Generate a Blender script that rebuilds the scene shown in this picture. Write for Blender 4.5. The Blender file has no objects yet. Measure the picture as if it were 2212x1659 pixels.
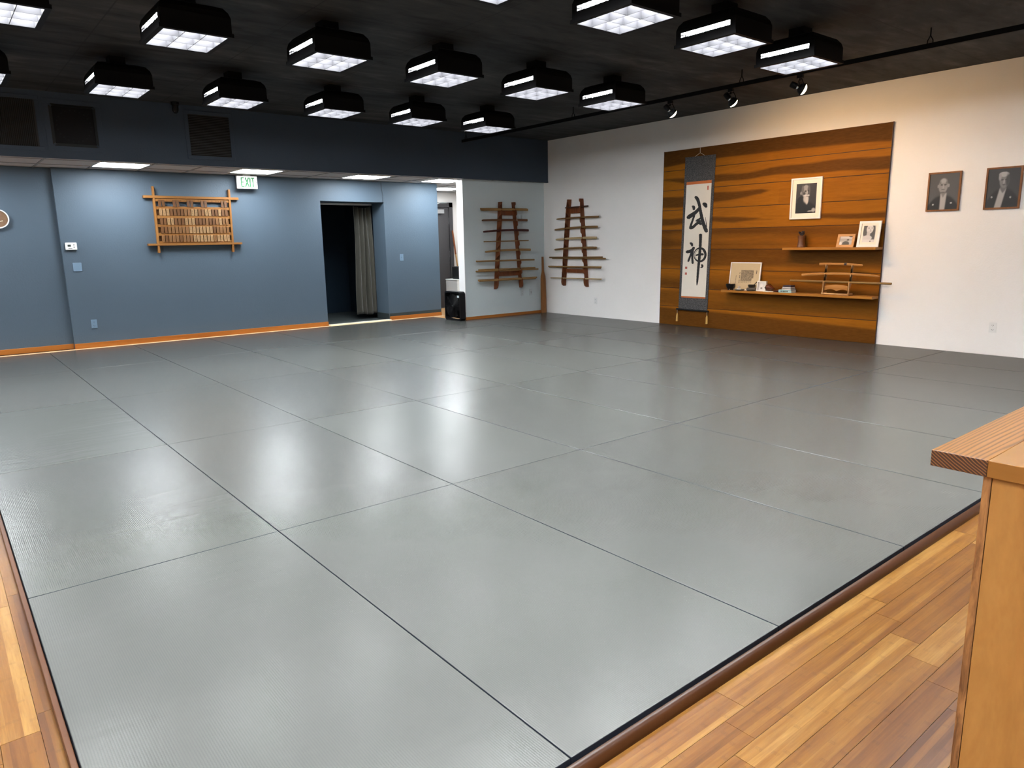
import bpy, bmesh, math, random
from mathutils import Vector, Matrix
random.seed(7)
SC = bpy.context.scene
COL = SC.collection
PI = math.pi

# ------------------------------------------------------------------ materials
class NT:
    def __init__(s, name):
        m = bpy.data.materials.new(name); m.use_nodes = True
        s.m = m; s.t = m.node_tree; s.n = s.t.nodes; s.l = s.t.links
        s.b = s.n['Principled BSDF']
    def add(s, typ, **kw):
        nd = s.n.new(typ)
        for k, v in kw.items():
            if hasattr(nd, k): setattr(nd, k, v)
        return nd
    def link(s, a, b): s.l.new(a, b)
    def setv(s, nd, **kw):
        for k, v in kw.items(): nd.inputs[k.replace('_', ' ')].default_value = v
    def coord(s, out='Object', scale=(1, 1, 1), rot=(0, 0, 0), rnd=False):
        tc = s.add('ShaderNodeTexCoord'); mp = s.add('ShaderNodeMapping')
        mp.inputs['Scale'].default_value = scale; mp.inputs['Rotation'].default_value = rot
        src = tc.outputs[out]
        if rnd:
            oi = s.add('ShaderNodeObjectInfo'); ad = s.add('ShaderNodeVectorMath', operation='ADD')
            mu = s.add('ShaderNodeMath', operation='MULTIPLY'); mu.inputs[1].default_value = 37.0
            s.link(oi.outputs['Random'], mu.inputs[0]); s.link(src, ad.inputs[0]); s.link(mu.outputs[0], ad.inputs[1]); src = ad.outputs[0]
        s.link(src, mp.inputs['Vector']); return mp.outputs[0]
    def noise(s, vec, scale=5, detail=4, rough=.55, dist=0):
        nd = s.add('ShaderNodeTexNoise'); s.link(vec, nd.inputs['Vector'])
        s.setv(nd, Scale=scale, Detail=detail, Roughness=rough, Distortion=dist); return nd.outputs['Fac']
    def ramp(s, fac, stops):
        r = s.add('ShaderNodeValToRGB'); e = r.color_ramp.elements
        while len(e) < len(stops): e.new(.5)
        for q, (p, c) in zip(e, stops):
            q.position = p; q.color = (*c, 1) if len(c) == 3 else c
        s.link(fac, r.inputs[0]); return r.outputs[0]
    def mix(s, fac, a, b, typ='MIX'):
        x = s.add('ShaderNodeMix'); x.data_type = 'RGBA'; x.blend_type = typ
        for k, v in ((0, fac), (6, a), (7, b)):
            if isinstance(v, (int, float)): x.inputs[k].default_value = v
            elif isinstance(v, tuple): x.inputs[k].default_value = (*v, 1)
            else: s.link(v, x.inputs[k])
        return x.outputs[2]
    def math(s, op, a, b=None, c=None):
        x = s.add('ShaderNodeMath', operation=op)
        for k, v in ((0, a), (1, b), (2, c)):
            if v is None: continue
            if isinstance(v, (int, float)): x.inputs[k].default_value = v
            else: s.link(v, x.inputs[k])
        return x.outputs[0]
    def color(s, c):
        if isinstance(c, tuple): s.b.inputs['Base Color'].default_value = (*c, 1)
        else: s.link(c, s.b.inputs['Base Color'])
    def bump(s, h, strength=.3, dist=.01):
        b = s.add('ShaderNodeBump'); s.setv(b, Strength=strength, Distance=dist)
        s.link(h, b.inputs['Height']); s.link(b.outputs[0], s.b.inputs['Normal']); return b
    def rough(s, v):
        if isinstance(v, (int, float)): s.b.inputs['Roughness'].default_value = v
        else: s.link(v, s.b.inputs['Roughness'])
    def spec(s, v): s.b.inputs['Specular IOR Level'].default_value = v

def srgb(r, g, b):
    f = lambda c: (c/255/12.92) if c/255 <= .04045 else ((c/255+.055)/1.055)**2.4
    return (f(r), f(g), f(b))

def paint(name, c, bump=.12, scale=90, var=.06, rough=.6, dist=.004):
    k = NT(name); v = k.coord('Object')
    n = k.noise(v, 1.3, 4); n2 = k.noise(v, scale, 3, .6)
    k.color(k.mix(n, tuple(x*(1-var) for x in c), tuple(min(1, x*(1+var)) for x in c)))
    k.bump(n2, bump, dist); k.rough(rough); k.spec(.35); return k.m

def plain(name, c, rough=.5, metal=0, spec=.5, var=.08, nscale=14):
    k = NT(name); v = k.coord('Object', rnd=True); n = k.noise(v, nscale, 3)
    k.color(k.mix(n, tuple(x*(1-var) for x in c), tuple(min(1, x*(1+var)) for x in c)))
    k.rough(rough); k.b.inputs['Metallic'].default_value = metal; k.spec(spec); return k.m

def emis(name, c, strength):
    k = NT(name); k.color((.8, .8, .8)); k.b.inputs['Emission Color'].default_value = (*c, 1)
    k.b.inputs['Emission Strength'].default_value = strength; k.rough(.6); return k.m

def wood(name, c1, c2, axis='X', grain=18, stretch=.07, rough=.42, bump=.06, tone=.25, spec=.2):
    """grain lines run along axis"""
    k = NT(name); sc = {'X': (stretch, 1, 1), 'Y': (1, stretch, 1), 'Z': (1, 1, stretch)}[axis]
    v = k.coord('Object', sc, rnd=True)
    n = k.noise(v, grain, 5, .6, .6); n2 = k.noise(v, grain*4.5, 3, .6); n3 = k.noise(v, grain*.22, 2)
    c = k.ramp(n, [(.32, c2), (.62, c1)])
    c = k.mix(k.math('MULTIPLY', n2, tone), c, tuple(x*.45 for x in c2))
    c = k.mix(k.math('MULTIPLY', n3, .35), c, tuple(x*.6 for x in c1))
    k.color(c); k.bump(n2, bump, .002); k.rough(rough); k.spec(spec); return k.m

M = {}
M['white_wall'] = paint('white_wall_paint', (.88, .865, .85), .35, 70, .03, .7, .006)
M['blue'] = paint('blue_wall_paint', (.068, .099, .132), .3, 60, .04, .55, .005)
M['blue_shaded'] = paint('soffit_blue_shaded', (.034, .050, .074), .25, 60, .05, .6, .005)  # wall blue darkened: the soffit's shade is put into its colour
M['pale_blue'] = paint('pale_blue_paint', (.60, .68, .71), .25, 60, .03, .6, .005)
M['niche_shade'] = paint('niche_shade_blue', (.010, .026, .045), .2, 60, .05, .7)  # unlit niche: its darkness is painted into the wall colour
M['cream'] = paint('cream_paint', (.70, .66, .62), .2, 60, .03, .65)
M['post_white'] = paint('white_trim_paint', (.84, .84, .84), .1, 50, .02, .5)
M['black_metal'] = plain('black_metal', (.004, .004, .0045), .55, 0, .08)
M['black_plastic'] = plain('black_plastic', (.006, .006, .007), .4, 0, .2)
M['white_plastic'] = plain('white_plastic', (.8, .8, .79), .4, var=.02)
M['grey_plastic'] = plain('grey_plastic', (.12, .13, .13), .4)
M['lcd'] = plain('lcd_grey', (.05, .06, .055), .2)
M['blue_plate'] = plain('painted_plate_blue', (.14, .215, .30), .45, var=.03)
M['pale_plate'] = plain('painted_plate_pale', (.55, .61, .64), .45, var=.03)
M['slot'] = plain('slot_dark', (.02, .02, .02), .6)
M['chrome'] = plain('chrome', (.6, .6, .6), .25, 1.0)
M['reflector'] = plain('louver_blade', (.016, .016, .018), .6, 0, .1, .02)
M['lamp'] = emis('fluorescent_lamp', (.965, .985, 1.0), 192.0)
M['panel_lamp'] = emis('panel_lamp', (.92, .965, 1.0), 50.0)
M['spot_lens'] = emis('spot_lens_glow', (1.0, .80, .50), 22.0)
M['exit_face'] = emis('exit_sign_face', (.92, 1.0, .93), .85)
M['exit_green'] = emis('exit_sign_green', (.0, .35, .06), .16)
M['exit_green'].node_tree.nodes['Principled BSDF'].inputs['Base Color'].default_value = (0, .11, .025, 1)
M['oak_base'] = wood('baseboard_wood', (.42, .15, .028), (.30, .09, .014), 'X', 9, .05, .4)
M['oak_base_y'] = wood('mat_trim_wood_y', (.075, .028, .009), (.045, .015, .005), 'Y', 11, .05, .4)
M['oak_base_x'] = wood('mat_trim_wood_x', (.042, .015, .005), (.022, .0075, .0025), 'X', 11, .05, .3)
M['light_strip'] = wood('pale_strip_wood', (.72, .50, .30), (.6, .38, .2), 'X', 9, .05, .4)
M['cream_strip'] = plain('cream_strip', (.82, .74, .55), .5)
M['rack_wood'] = wood('rack_wood', (.20, .062, .022), (.11, .030, .010), 'Z', 20, .08, .35)
M['tan_x'] = wood('staff_wood_x', (.34, .205, .075), (.22, .12, .04), 'X', 30, .04, .4)
M['tan_y'] = wood('staff_wood_y', (.34, .205, .075), (.22, .12, .04), 'Y', 30, .04, .4)
M['brown_x'] = wood('brown_staff_x', (.15, .065, .03), (.08, .035, .015), 'X', 30, .04, .4)
M['maroon_x'] = wood('maroon_staff_x', (.075, .018, .014), (.04, .01, .008), 'X', 30, .04, .35)
M['brown_y'] = wood('brown_staff_y', (.07, .028, .016), (.04, .016, .01), 'Y', 30, .04, .4)
M['pale_y'] = wood('pale_staff_y', (.55, .42, .23), (.44, .31, .15), 'Y', 30, .04, .4)
M['tan_dark_y'] = wood('tan_dark_staff_y', (.24, .135, .05), (.15, .08, .03), 'Y', 30, .04, .4)
M['paddle'] = wood('paddle_wood', (.34, .15, .05), (.22, .085, .028), 'Z', 12, .06, .4)
M['board_wood'] = wood('board_wood', (.29, .13, .036), (.22, .088, .021), 'X', 16, .05, .4)
M['board_wood_z'] = wood('board_wood_z', (.29, .13, .036), (.22, .088, .021), 'Z', 16, .05, .4)
M['shelf_wood'] = wood('shelf_wood', (.46, .20, .032), (.29, .11, .016), 'Y', 14, .05, .38)
M['stand_wood'] = wood('stand_wood', (.66, .40, .19), (.5, .27, .1), 'Z', 20, .1, .4)
M['stand_wood_y'] = wood('stand_wood_y', (.56, .27, .08), (.42, .18, .04), 'Y', 16, .07, .4)
M['frame_wood'] = wood('picture_frame_wood', (.28, .115, .035), (.18, .065, .018), 'Z', 20, .1, .35)
M['small_frame_wood'] = wood('small_frame_wood', (.66, .36, .15), (.52, .26, .09), 'Y', 16, .08, .4)
M['white_frame'] = plain('white_frame', (.84, .82, .79), .4, var=.02)
M['matboard'] = plain('mat_board', (.86, .80, .70), .7, var=.02)
M['ink'] = plain('ink', (.008, .008, .009), .6)
M['paper'] = plain('scroll_paper', (.80, .76, .68), .8, var=.05, nscale=4)
M['orange_silk'] = plain('orange_silk', (.50, .13, .025), .6)
M['seal_red'] = plain('seal_red', (.55, .14, .11), .7, var=.5, nscale=90)
M['tassel'] = plain('tassel_gold', (.50, .30, .08), .7)
M['cord'] = plain('cord_pale', (.6, .52, .42), .8)
M['stone'] = plain('stone_grey', (.085, .075, .062), .7, var=.3, nscale=60)
M['bronze'] = plain('dark_bronze', (.05, .04, .03), .3, .6)
M['ceramic'] = plain('ceramic_white', (.7, .68, .66), .3)
M['lacquer'] = plain('red_lacquer', (.10, .025, .010), .18, var=.3)
M['vase'] = plain('brown_vase', (.12, .045, .014), .35, var=.5, nscale=20)
M['dark_flowers'] = plain('dark_flowers', (.03, .02, .022), .8, var=.6, nscale=60)
M['book_blue'] = plain('book_blue', (.42, .66, .68), .6)
M['book_dark'] = plain('book_dark', (.035, .022, .035), .5)
M['pages'] = plain('book_pages', (.75, .72, .68), .8)
M['rubber'] = plain('cove_rubber', (.02, .028, .03), .6)
M['door_grey'] = plain('door_grey', (.022, .0195, .0205), .5, var=.05)
M['broom'] = wood('broom_wood', (.42, .24, .08), (.3, .15, .05), 'Z', 12, .05, .5)
M['hole_grey'] = plain('hole_grey', (.02, .022, .023), .6, 0, .1)
M['grille'] = plain('grille_brown', (.010, .0085, .007), .7, 0, .1)
M['speaker_frame'] = plain('speaker_frame', (.022, .025, .026), .6, 0, .15)
M['niche_floor'] = plain('niche_floor', (.05, .06, .06), .5)
M['tbar'] = plain('ceiling_tbar', (.30, .28, .265), .6)
M['disc_face'] = plain('disc_face_brown', (.17, .095, .05), .7, var=.35, nscale=18)

def fabric_curtain():
    k = NT('curtain_fabric'); v = k.coord('Object'); n = k.noise(v, 6, 4)
    k.color(k.mix(n, (.030, .0285, .0205), (.052, .050, .037))); k.rough(.55); k.bump(k.noise(v, 300, 2), .1, .001)
    k.b.inputs['Sheen Weight'].default_value = .3; return k.m
M['curtain'] = fabric_curtain()

def brocade():
    k = NT('scroll_brocade'); v = k.coord('Object', (1, 95, 95)); 
    n = k.noise(v, 1.0, 3, .6); n2 = k.noise(v, 3.0, 2)
    w = k.add('ShaderNodeTexVoronoi'); k.link(v, w.inputs['Vector']); w.inputs['Scale'].default_value = 1.3
    f = k.math('GREATER_THAN', k.math('ADD', n, k.math('MULTIPLY', w.outputs['Distance'], .35)), .72)
    c = k.mix(n2, (.022, .023, .027), (.04, .041, .046))
    k.color(k.mix(k.math('MULTIPLY', f, .6), c, (.15, .15, .145))); k.rough(.75); return k.m
M['brocade'] = brocade()

def ceiling_mat():
    k = NT('dark_ceiling_paint'); v = k.coord('Object', (.35, 1.6, 1)); v2 = k.coord('Object', (.8, 2.4, 1))
    n = k.noise(v, 1.2, 5, .6, .9); n2 = k.noise(v2, 3.0, 4, .6, .4)
    f = k.math('MULTIPLY_ADD', n2, .45, k.math('MULTIPLY', n, .65))
    c = k.ramp(f, [(.44, (.006, .0062, .0066)), (.52, (.020, .021, .022)), (.60, (.030, .030, .030)), (.70, (.062, .059, .057))])
    # panel joints running along Y every 1.22 m
    sx = k.add('ShaderNodeSeparateXYZ'); tc = k.add('ShaderNodeTexCoord'); k.link(tc.outputs['Object'], sx.inputs[0])
    fr = k.math('FRACT', k.math('MULTIPLY', k.math('ADD', sx.outputs[0], 20.0), 1/1.22))
    line = k.math('LESS_THAN', fr, .010)
    fy = k.math('FRACT', k.math('MULTIPLY', k.math('ADD', sx.outputs[1], 20.0), 1/2.44))
    line2 = k.math('LESS_THAN', fy, .005)
    k.color(k.mix(k.math('MULTIPLY', k.math('MAXIMUM', line, line2), .7), c, (.008, .008, .008)))
    k.rough(.75); k.spec(.25); k.bump(k.noise(k.coord('Object'), 40, 3), .2, .004); return k.m
M['ceiling'] = ceiling_mat()

def tile_mat():
    k = NT('acoustic_tile'); v = k.coord('Object')
    n = k.noise(v, 120, 3, .7); k.color(k.mix(n, (.50, .46, .44), (.66, .62, .60))); k.rough(.9)
    k.bump(n, .4, .003); return k.m
M['tile'] = tile_mat()

def mat_vinyl():
    """grey tatami-embossed vinyl, ribs run along the mat's long side (local Y)"""
    k = NT('mat_vinyl')
    tc = k.add('ShaderNodeTexCoord'); sx = k.add('ShaderNodeSeparateXYZ'); k.link(tc.outputs['Object'], sx.inputs[0])
    X, Y = sx.outputs[0], sx.outputs[1]
    vr = k.coord('Object', rnd=True)
    wob = k.math('MULTIPLY', k.math('SUBTRACT', k.noise(vr, 3, 2), .5), .004)
    px = k.math('MULTIPLY', k.math('ADD', X, wob), 2*PI/.0072)
    rib = k.math('ABSOLUTE', k.math('SINE', k.math('MULTIPLY', px, .5)))
    stag = k.math('MULTIPLY', k.math('GREATER_THAN', k.math('SINE', px), 0), PI)
    wv = k.math('SINE', k.math('ADD', k.math('MULTIPLY', Y, 2*PI/.0125), stag))
    h = k.math('MULTIPLY_ADD', wv, .35, rib)
    amp = k.noise(vr, 2.2, 3, .6)                   # embossing is worn flat in places
    h = k.math('MULTIPLY', h, k.math('MULTIPLY_ADD', amp, 1.6, -.25))
    # wrinkles: soft noise stretched across the mat, only in some patches
    vw = k.coord('Object', (1.1, 5.5, 1), (0, 0, .3), rnd=True)
    wr = k.noise(vw, 2.0, 3, .5, .6)
    patch = k.math('MAXIMUM', k.math('MULTIPLY_ADD', k.noise(vr, 1.1, 2), 4.0, -2.0), 0)
    b1 = k.add('ShaderNodeBump'); k.setv(b1, Strength=.35, Distance=.00055); k.link(h, b1.inputs['Height'])
    b2 = k.add('ShaderNodeBump'); k.setv(b2, Strength=.55, Distance=.02)
    oc = k.add('ShaderNodeObjectInfo'); so = k.add('ShaderNodeSeparateColor'); k.link(oc.outputs['Color'], so.inputs[0])
    k.link(k.math('MULTIPLY', k.math('MULTIPLY', wr, patch), so.outputs[0]), b2.inputs['Height']); k.link(b1.outputs[0], b2.inputs['Normal'])
    k.link(b2.outputs[0], k.b.inputs['Normal'])
    n = k.noise(vr, 1.5, 4); n2 = k.noise(vr, 14, 4, .7)
    c = k.mix(n, (.045, .0475, .0435), (.056, .058, .0535))
    c = k.mix(k.math('MULTIPLY', n2, .25), c, (.043, .045, .044))
    # rib shading put into the colour: grooves between the ribs darker
    c = k.mix(k.math('MULTIPLY', k.math('SUBTRACT', 1.0, rib), .45), c, (.034, .037, .037))
    # pale scuffs, thin arcs
    k.color(c)
    oi = k.add('ShaderNodeObjectInfo')
    k.rough(k.math('MULTIPLY_ADD', oi.outputs['Random'], .03, .25))
    k.spec(.27); return k.m
M['mat'] = mat_vinyl()
M['mat_side'] = plain('mat_side_vinyl', (.012, .016, .024), .6, 0, .08)

def bamboo(name, ax):
    k = NT(name)
    at = k.add('ShaderNodeVertexColor'); at.layer_name = 'tone'
    sc = (1, 1, 1); st = (.06, 1, 1) if ax == 'X' else (1, .06, 1)
    tc = k.add('ShaderNodeTexCoord'); ad = k.add('ShaderNodeVectorMath', operation='ADD')
    mu = k.add('ShaderNodeVectorMath', operation='SCALE'); mu.inputs['Scale'].default_value = 19.0
    k.link(at.outputs['Color'], mu.inputs[0]); k.link(tc.outputs['Object'], ad.inputs[0]); k.link(mu.outputs[0], ad.inputs[1])
    mp = k.add('ShaderNodeMapping'); mp.inputs['Scale'].default_value = st; k.link(ad.outputs[0], mp.inputs[0])
    v = mp.outputs[0]
    n = k.noise(v, 42, 5, .6, .3); nf = k.noise(v, 170, 3, .6); nb = k.noise(v, 9, 3)
    sx = k.add('ShaderNodeSeparateXYZ'); k.link(tc.outputs['Object'], sx.inputs[0])
    sep = k.add('ShaderNodeSeparateColor'); k.link(at.outputs['Color'], sep.inputs[0])
    across = sx.outputs[1] if ax == 'X' else sx.outputs[0]; along = sx.outputs[0] if ax == 'X' else sx.outputs[1]
    strip = k.math('FLOOR', k.math('MULTIPLY', k.math('ADD', across, .058), 1/.0195))
    cb = k.add('ShaderNodeCombineXYZ'); k.link(strip, cb.inputs[0]); k.link(k.math('MULTIPLY', sep.outputs[1], 91.0), cb.inputs[1])
    wn = k.add('ShaderNodeTexWhiteNoise'); wn.noise_dimensions = '2D'; k.link(cb.outputs[0], wn.inputs['Vector'])
    # knuckle marks: one rough cross band per strip now and then
    ph = k.math('FRACT', k.math('MULTIPLY_ADD', along, 1/.27, k.math('MULTIPLY', wn.outputs['Value'], 7.0)))
    rg = k.noise(tc.outputs['Object'], 420, 2)
    km = k.math('MULTIPLY', k.math('LESS_THAN', ph, .055), k.math('GREATER_THAN', rg, .48))
    t = k.math('ADD', k.math('MULTIPLY', sep.outputs[0], .26), k.math('ADD', k.math('MULTIPLY', n, .55), k.math('MULTIPLY', nb, .32)))
    t = k.math('ADD', t, k.math('MULTIPLY', wn.outputs['Value'], .24))
    c = k.ramp(t, [(.42, (.042, .0125, .0011)), (.58, (.082, .029, .003)), (.76, (.130, .055, .0070)), (.98, (.215, .118, .030))])
    c = k.mix(k.math('MULTIPLY', nf, .50), c, (.040, .014, .002))
    c = k.mix(k.math('MULTIPLY', km, .30), c, (.030, .011, .003))
    k.color(c); k.rough(k.math('MULTIPLY_ADD', nf, .15, .26)); k.spec(.2); k.bump(nf, .08, .001); return k.m
M['bamboo_x'] = bamboo('bamboo_planks_x', 'X')
M['bamboo_y'] = bamboo('bamboo_planks_y', 'Y')
M['subfloor'] = wood('subfloor_wood', (.5, .3, .14), (.36, .19, .08), 'X', 6, .06, .5)

def panel_mat():
    k = NT('teak_panel'); at = k.add('ShaderNodeVertexColor'); at.layer_name = 'heart'
    sep = k.add('ShaderNodeSeparateColor'); k.link(at.outputs['Color'], sep.inputs[0])
    v = k.coord('Object', (1, .09, 1)); tc = k.add('ShaderNodeTexCoord'); ad = k.add('ShaderNodeVectorMath', operation='ADD')
    n = k.noise(v, 34, 5, .62, .7); nb = k.noise(v, 6, 3, .5, .6); nf = k.noise(v, 130, 3)
    h = k.math('ADD', sep.outputs[0], k.math('MULTIPLY', k.math('SUBTRACT', nb, .5), .5))
    c = k.ramp(h, [(.10, (.36, .125, .006)), (.34, (.20, .066, .005)), (.56, (.085, .026, .003)), (1.0, (.035, .011, .002))])
    c = k.mix(k.math('MULTIPLY', k.math('SUBTRACT', 1.0, n), .62), c, (.07, .022, .004))
    c = k.mix(k.math('MULTIPLY', nf, .16), c, (.55, .26, .05))
    k.color(c); k.rough(.5); k.spec(.05); k.bump(nf, .07, .001); return k.m
M['teak'] = panel_mat()

def vcol(name, rough=.5, layer='pic', spec=.4):
    k = NT(name); at = k.add('ShaderNodeVertexColor'); at.layer_name = layer
    k.color(at.outputs['Color']); k.rough(rough); k.spec(spec); return k.m
M['print'] = vcol('photo_print', .35)
M['doc'] = vcol('document_print', .7)

def tag_mat(name, c, ink):
    k = NT(name); tc = k.add('ShaderNodeTexCoord'); sx = k.add('ShaderNodeSeparateXYZ'); k.link(tc.outputs['Object'], sx.inputs[0])
    v = k.coord('Object', (1, 1, .25), rnd=True); n = k.noise(v, 60, 3)
    base = k.mix(n, c, tuple(x*.72 for x in c))
    if ink:
        v2 = k.coord('Object', (240, 1, 170), rnd=True); st = k.noise(v2, 1.0, 1)
        m = k.math('MULTIPLY', k.math('GREATER_THAN', st, .52), k.math('LESS_THAN', k.math('ABSOLUTE', sx.outputs[0]), .011))
        m = k.math('MULTIPLY', m, k.math('LESS_THAN', k.math('ABSOLUTE', sx.outputs[2]), .038))
        base = k.mix(k.math('MULTIPLY', m, .7), base, (.03, .015, .008))
    k.color(base); k.rough(.5); return k.m
M['tag_L'] = tag_mat('tag_light', (.35, .20, .085), True)
M['tag_M'] = tag_mat('tag_mid', (.22, .095, .026), True)
M['tag_D'] = tag_mat('tag_dark', (.115, .042, .007), False)

def counter_edge():
    k = NT('counter_edge_fir'); 
    tc = k.add('ShaderNodeTexCoord'); mp = k.add('ShaderNodeMapping'); k.link(tc.outputs['Object'], mp.inputs[0]); mp.inputs['Scale'].default_value = (.08, 1, 1)
    sx = k.add('ShaderNodeSeparateXYZ'); k.link(mp.outputs[0], sx.inputs[0])
    nz = k.noise(mp.outputs[0], 9, 3, .5)
    u = k.math('ADD', k.math('ADD', k.math('MULTIPLY', sx.outputs[1], 1.0), k.math('MULTIPLY', sx.outputs[2], .75)), k.math('MULTIPLY', k.math('SUBTRACT', nz, .5), .075))
    w = k.math('SINE', k.math('MULTIPLY', u, 2*PI/.0105))
    r = k.math('MULTIPLY_ADD', w, .5, .5)
    c = k.ramp(r, [(.05, (.050, .017, .002)), (.30, (.105, .043, .0075)), (.8, (.145, .064, .0135))])
    k.color(c); k.rough(.36); k.spec(.16); k.bump(r, .08, .001); return k.m
M['fir'] = counter_edge()
M['fir_end'] = wood('counter_end_grain', (.20, .085, .03), (.06, .02, .008), 'Y', 40, .5, .5)
def end_grain():
    k = NT('fir_end_grain'); tc = k.add('ShaderNodeTexCoord'); sx = k.add('ShaderNodeSeparateXYZ'); k.link(tc.outputs['Object'], sx.inputs[0])
    nz = k.noise(tc.outputs['Object'], 8, 2)
    u = k.math('ADD', k.math('ADD', k.math('MULTIPLY', sx.outputs[2], 1.0), k.math('MULTIPLY', sx.outputs[1], -.75)), k.math('MULTIPLY', nz, .035))
    r = k.math('MULTIPLY_ADD', k.math('SINE', k.math('MULTIPLY', u, 2*PI/.0075)), .5, .5)
    k.color(k.ramp(r, [(.2, (.030, .008, .003)), (.75, (.090, .031, .009)), (1.0, (.20, .085, .022))])); k.rough(.55); return k.m
M['fir_end'] = end_grain()
M['maple'] = wood('maple_ply', (.43, .215, .062), (.33, .145, .036), 'Z', 9, .3, .4, .05, .55, .2)  # counter end gets less light, so its maple is lightened in the colour
M['maple_top'] = wood('maple_top', (.150, .072, .0165), (.125, .056, .0115), 'X', 6, .2, .36, .03, .2, .15)
M['maple_strip'] = wood('maple_strip', (.27, .118, .026), (.22, .09, .018), 'Y', 6, .2, .36, .03, .2)
M['ply_edge'] = wood('ply_edge', (.36, .17, .06), (.09, .035, .014), 'Z', 60, .15, .6)

# ------------------------------------------------------------------ geometry helpers
class MB:
    def __init__(s): s.bm = bmesh.new()
    def poly(s, pts):
        try: return s.bm.faces.new([s.bm.verts.new(p) for p in pts])
        except ValueError: return None
    def box(s, a, b, R=None, c=None):
        x0, y0, z0 = a; x1, y1, z1 = b
        P = [Vector(p) for p in ((x0,y0,z0),(x1,y0,z0),(x1,y1,z0),(x0,y1,z0),(x0,y0,z1),(x1,y0,z1),(x1,y1,z1),(x0,y1,z1))]
        if R is not None: P = [R @ (p-c) + c for p in P]
        v = [s.bm.verts.new(p) for p in P]
        for f in ((0,3,2,1),(4,5,6,7),(0,1,5,4),(1,2,6,5),(2,3,7,6),(3,0,4,7)): s.bm.faces.new([v[i] for i in f])
        return s
    def tube(s, pts, rad, seg=10, caps=True, squash=None):
        """swept round section along pts; rad number or list"""
        pts = [Vector(p) for p in pts]; n = len(pts)
        if isinstance(rad, (int, float)): rad = [rad]*n
        rings = []; up0 = Vector((0, 0, 1))
        for i, p in enumerate(pts):
            t = (pts[min(i+1, n-1)] - pts[max(i-1, 0)]).normalized()
            up = up0 if abs(t.z) < .9 else Vector((1, 0, 0))
            a = t.cross(up).normalized(); b = a.cross(t).normalized()
            q = squash if squash else 1.0
            rings.append([s.bm.verts.new(p + (a*math.cos(2*PI*k/seg)*q + b*math.sin(2*PI*k/seg))*rad[i]) for k in range(seg)])
        for i in range(n-1):
            for k in range(seg):
                s.bm.faces.new((rings[i][k], rings[i][(k+1) % seg], rings[i+1][(k+1) % seg], rings[i+1][k]))
        if caps:
            s.bm.faces.new(rings[0][::-1]); s.bm.faces.new(rings[-1])
        return s
    def lathe(s, prof, c=(0, 0, 0), seg=24, M4=None):
        """prof list of (r,z)"""
        rings = []
        for r, z in prof:
            ring = []
            for k in range(seg):
                p = Vector((r*math.cos(2*PI*k/seg), r*math.sin(2*PI*k/seg), z))
                if M4 is not None: p = M4 @ p
                ring.append(s.bm.verts.new(p + Vector(c)))
            rings.append(ring)
        for i in range(len(rings)-1):
            for k in range(seg):
                s.bm.faces.new((rings[i][k], rings[i][(k+1) % seg], rings[i+1][(k+1) % seg], rings[i+1][k]))
        if prof[0][0] < .002: s.bm.faces.new(rings[0][::-1])
        if prof[-1][0] < .002: s.bm.faces.new(rings[-1])
        return s
    def prism(s, pts, ext):
        """pts: 3D polygon; ext: extrusion vector"""
        e = Vector(ext); a = [s.bm.verts.new(p) for p in pts]; b = [s.bm.verts.new(Vector(p)+e) for p in pts]; n = len(pts)
        s.bm.faces.new(a[::-1]); s.bm.faces.new(b)
        for i in range(n): s.bm.faces.new((a[i], a[(i+1) % n], b[(i+1) % n], b[i]))
        return s
    def frame(s, plane, c, a0, a1, b0, b1, w, d0, d1):
        """rectangular frame of 4 bars. plane 'X': (a=Y,b=Z) depth along X"""
        def bx(p, q, r, t):
            if plane == 'X': s.box((d0, p, r), (d1, q, t))
            elif plane == 'Y': s.box((p, d0, r), (q, d1, t))
            else: s.box((p, r, d0), (q, t, d1))
        bx(a0, a1, b0, b0+w); bx(a0, a1, b1-w, b1); bx(a0, a0+w, b0+w, b1-w); bx(a1-w, a1, b0+w, b1-w)
        return s
    def xf(s, Mx):
        bmesh.ops.transform(s.bm, matrix=Mx, verts=s.bm.verts); return s

def setp(o, label=None, cat=None, group=None, kind=None):
    if label: o['label'] = label
    if cat: o['category'] = cat
    if group: o['group'] = group
    if kind: o['kind'] = kind
    return o

def mesh_obj(name, mb, mat, origin=None, bevel=0, smooth=False, parent=None, bseg=2):
    bm = mb.bm
    bmesh.ops.recalc_face_normals(bm, faces=bm.faces)
    if origin is None:
        xs = [v.co for v in bm.verts]
        lo = Vector((min(p.x for p in xs), min(p.y for p in xs), min(p.z for p in xs)))
        hi = Vector((max(p.x for p in xs), max(p.y for p in xs), max(p.z for p in xs)))
        origin = Vector(((lo.x+hi.x)/2, (lo.y+hi.y)/2, lo.z))
    origin = Vector(origin)
    bmesh.ops.translate(bm, vec=-origin, verts=bm.verts)
    me = bpy.data.meshes.new(name); bm.to_mesh(me); bm.free()
    o = bpy.data.objects.new(name, me); COL.objects.link(o)
    me.materials.append(M[mat] if isinstance(mat, str) else mat)
    if smooth:
        for p in me.polygons: p.use_smooth = True
        md = o.modifiers.new('es', 'EDGE_SPLIT'); md.split_angle = math.radians(38)
    if bevel:
        md = o.modifiers.new('bv', 'BEVEL'); md.width = bevel; md.segments = bseg; md.limit_method = 'ANGLE'; md.angle_limit = .6
    if parent is not None:
        o.parent = parent; o.location = origin - root_loc(parent)
    else: o.location = origin
    return o

def root_loc(o):
    v = Vector(o.location)
    while o.parent is not None:
        o = o.parent; v = v + Vector(o.location)
    return v

def thing(name, label, cat, loc, group=None):
    o = bpy.data.objects.new(name, None); COL.objects.link(o); o.location = loc; o.empty_display_size = .1
    return setp(o, label, cat, group)

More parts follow.
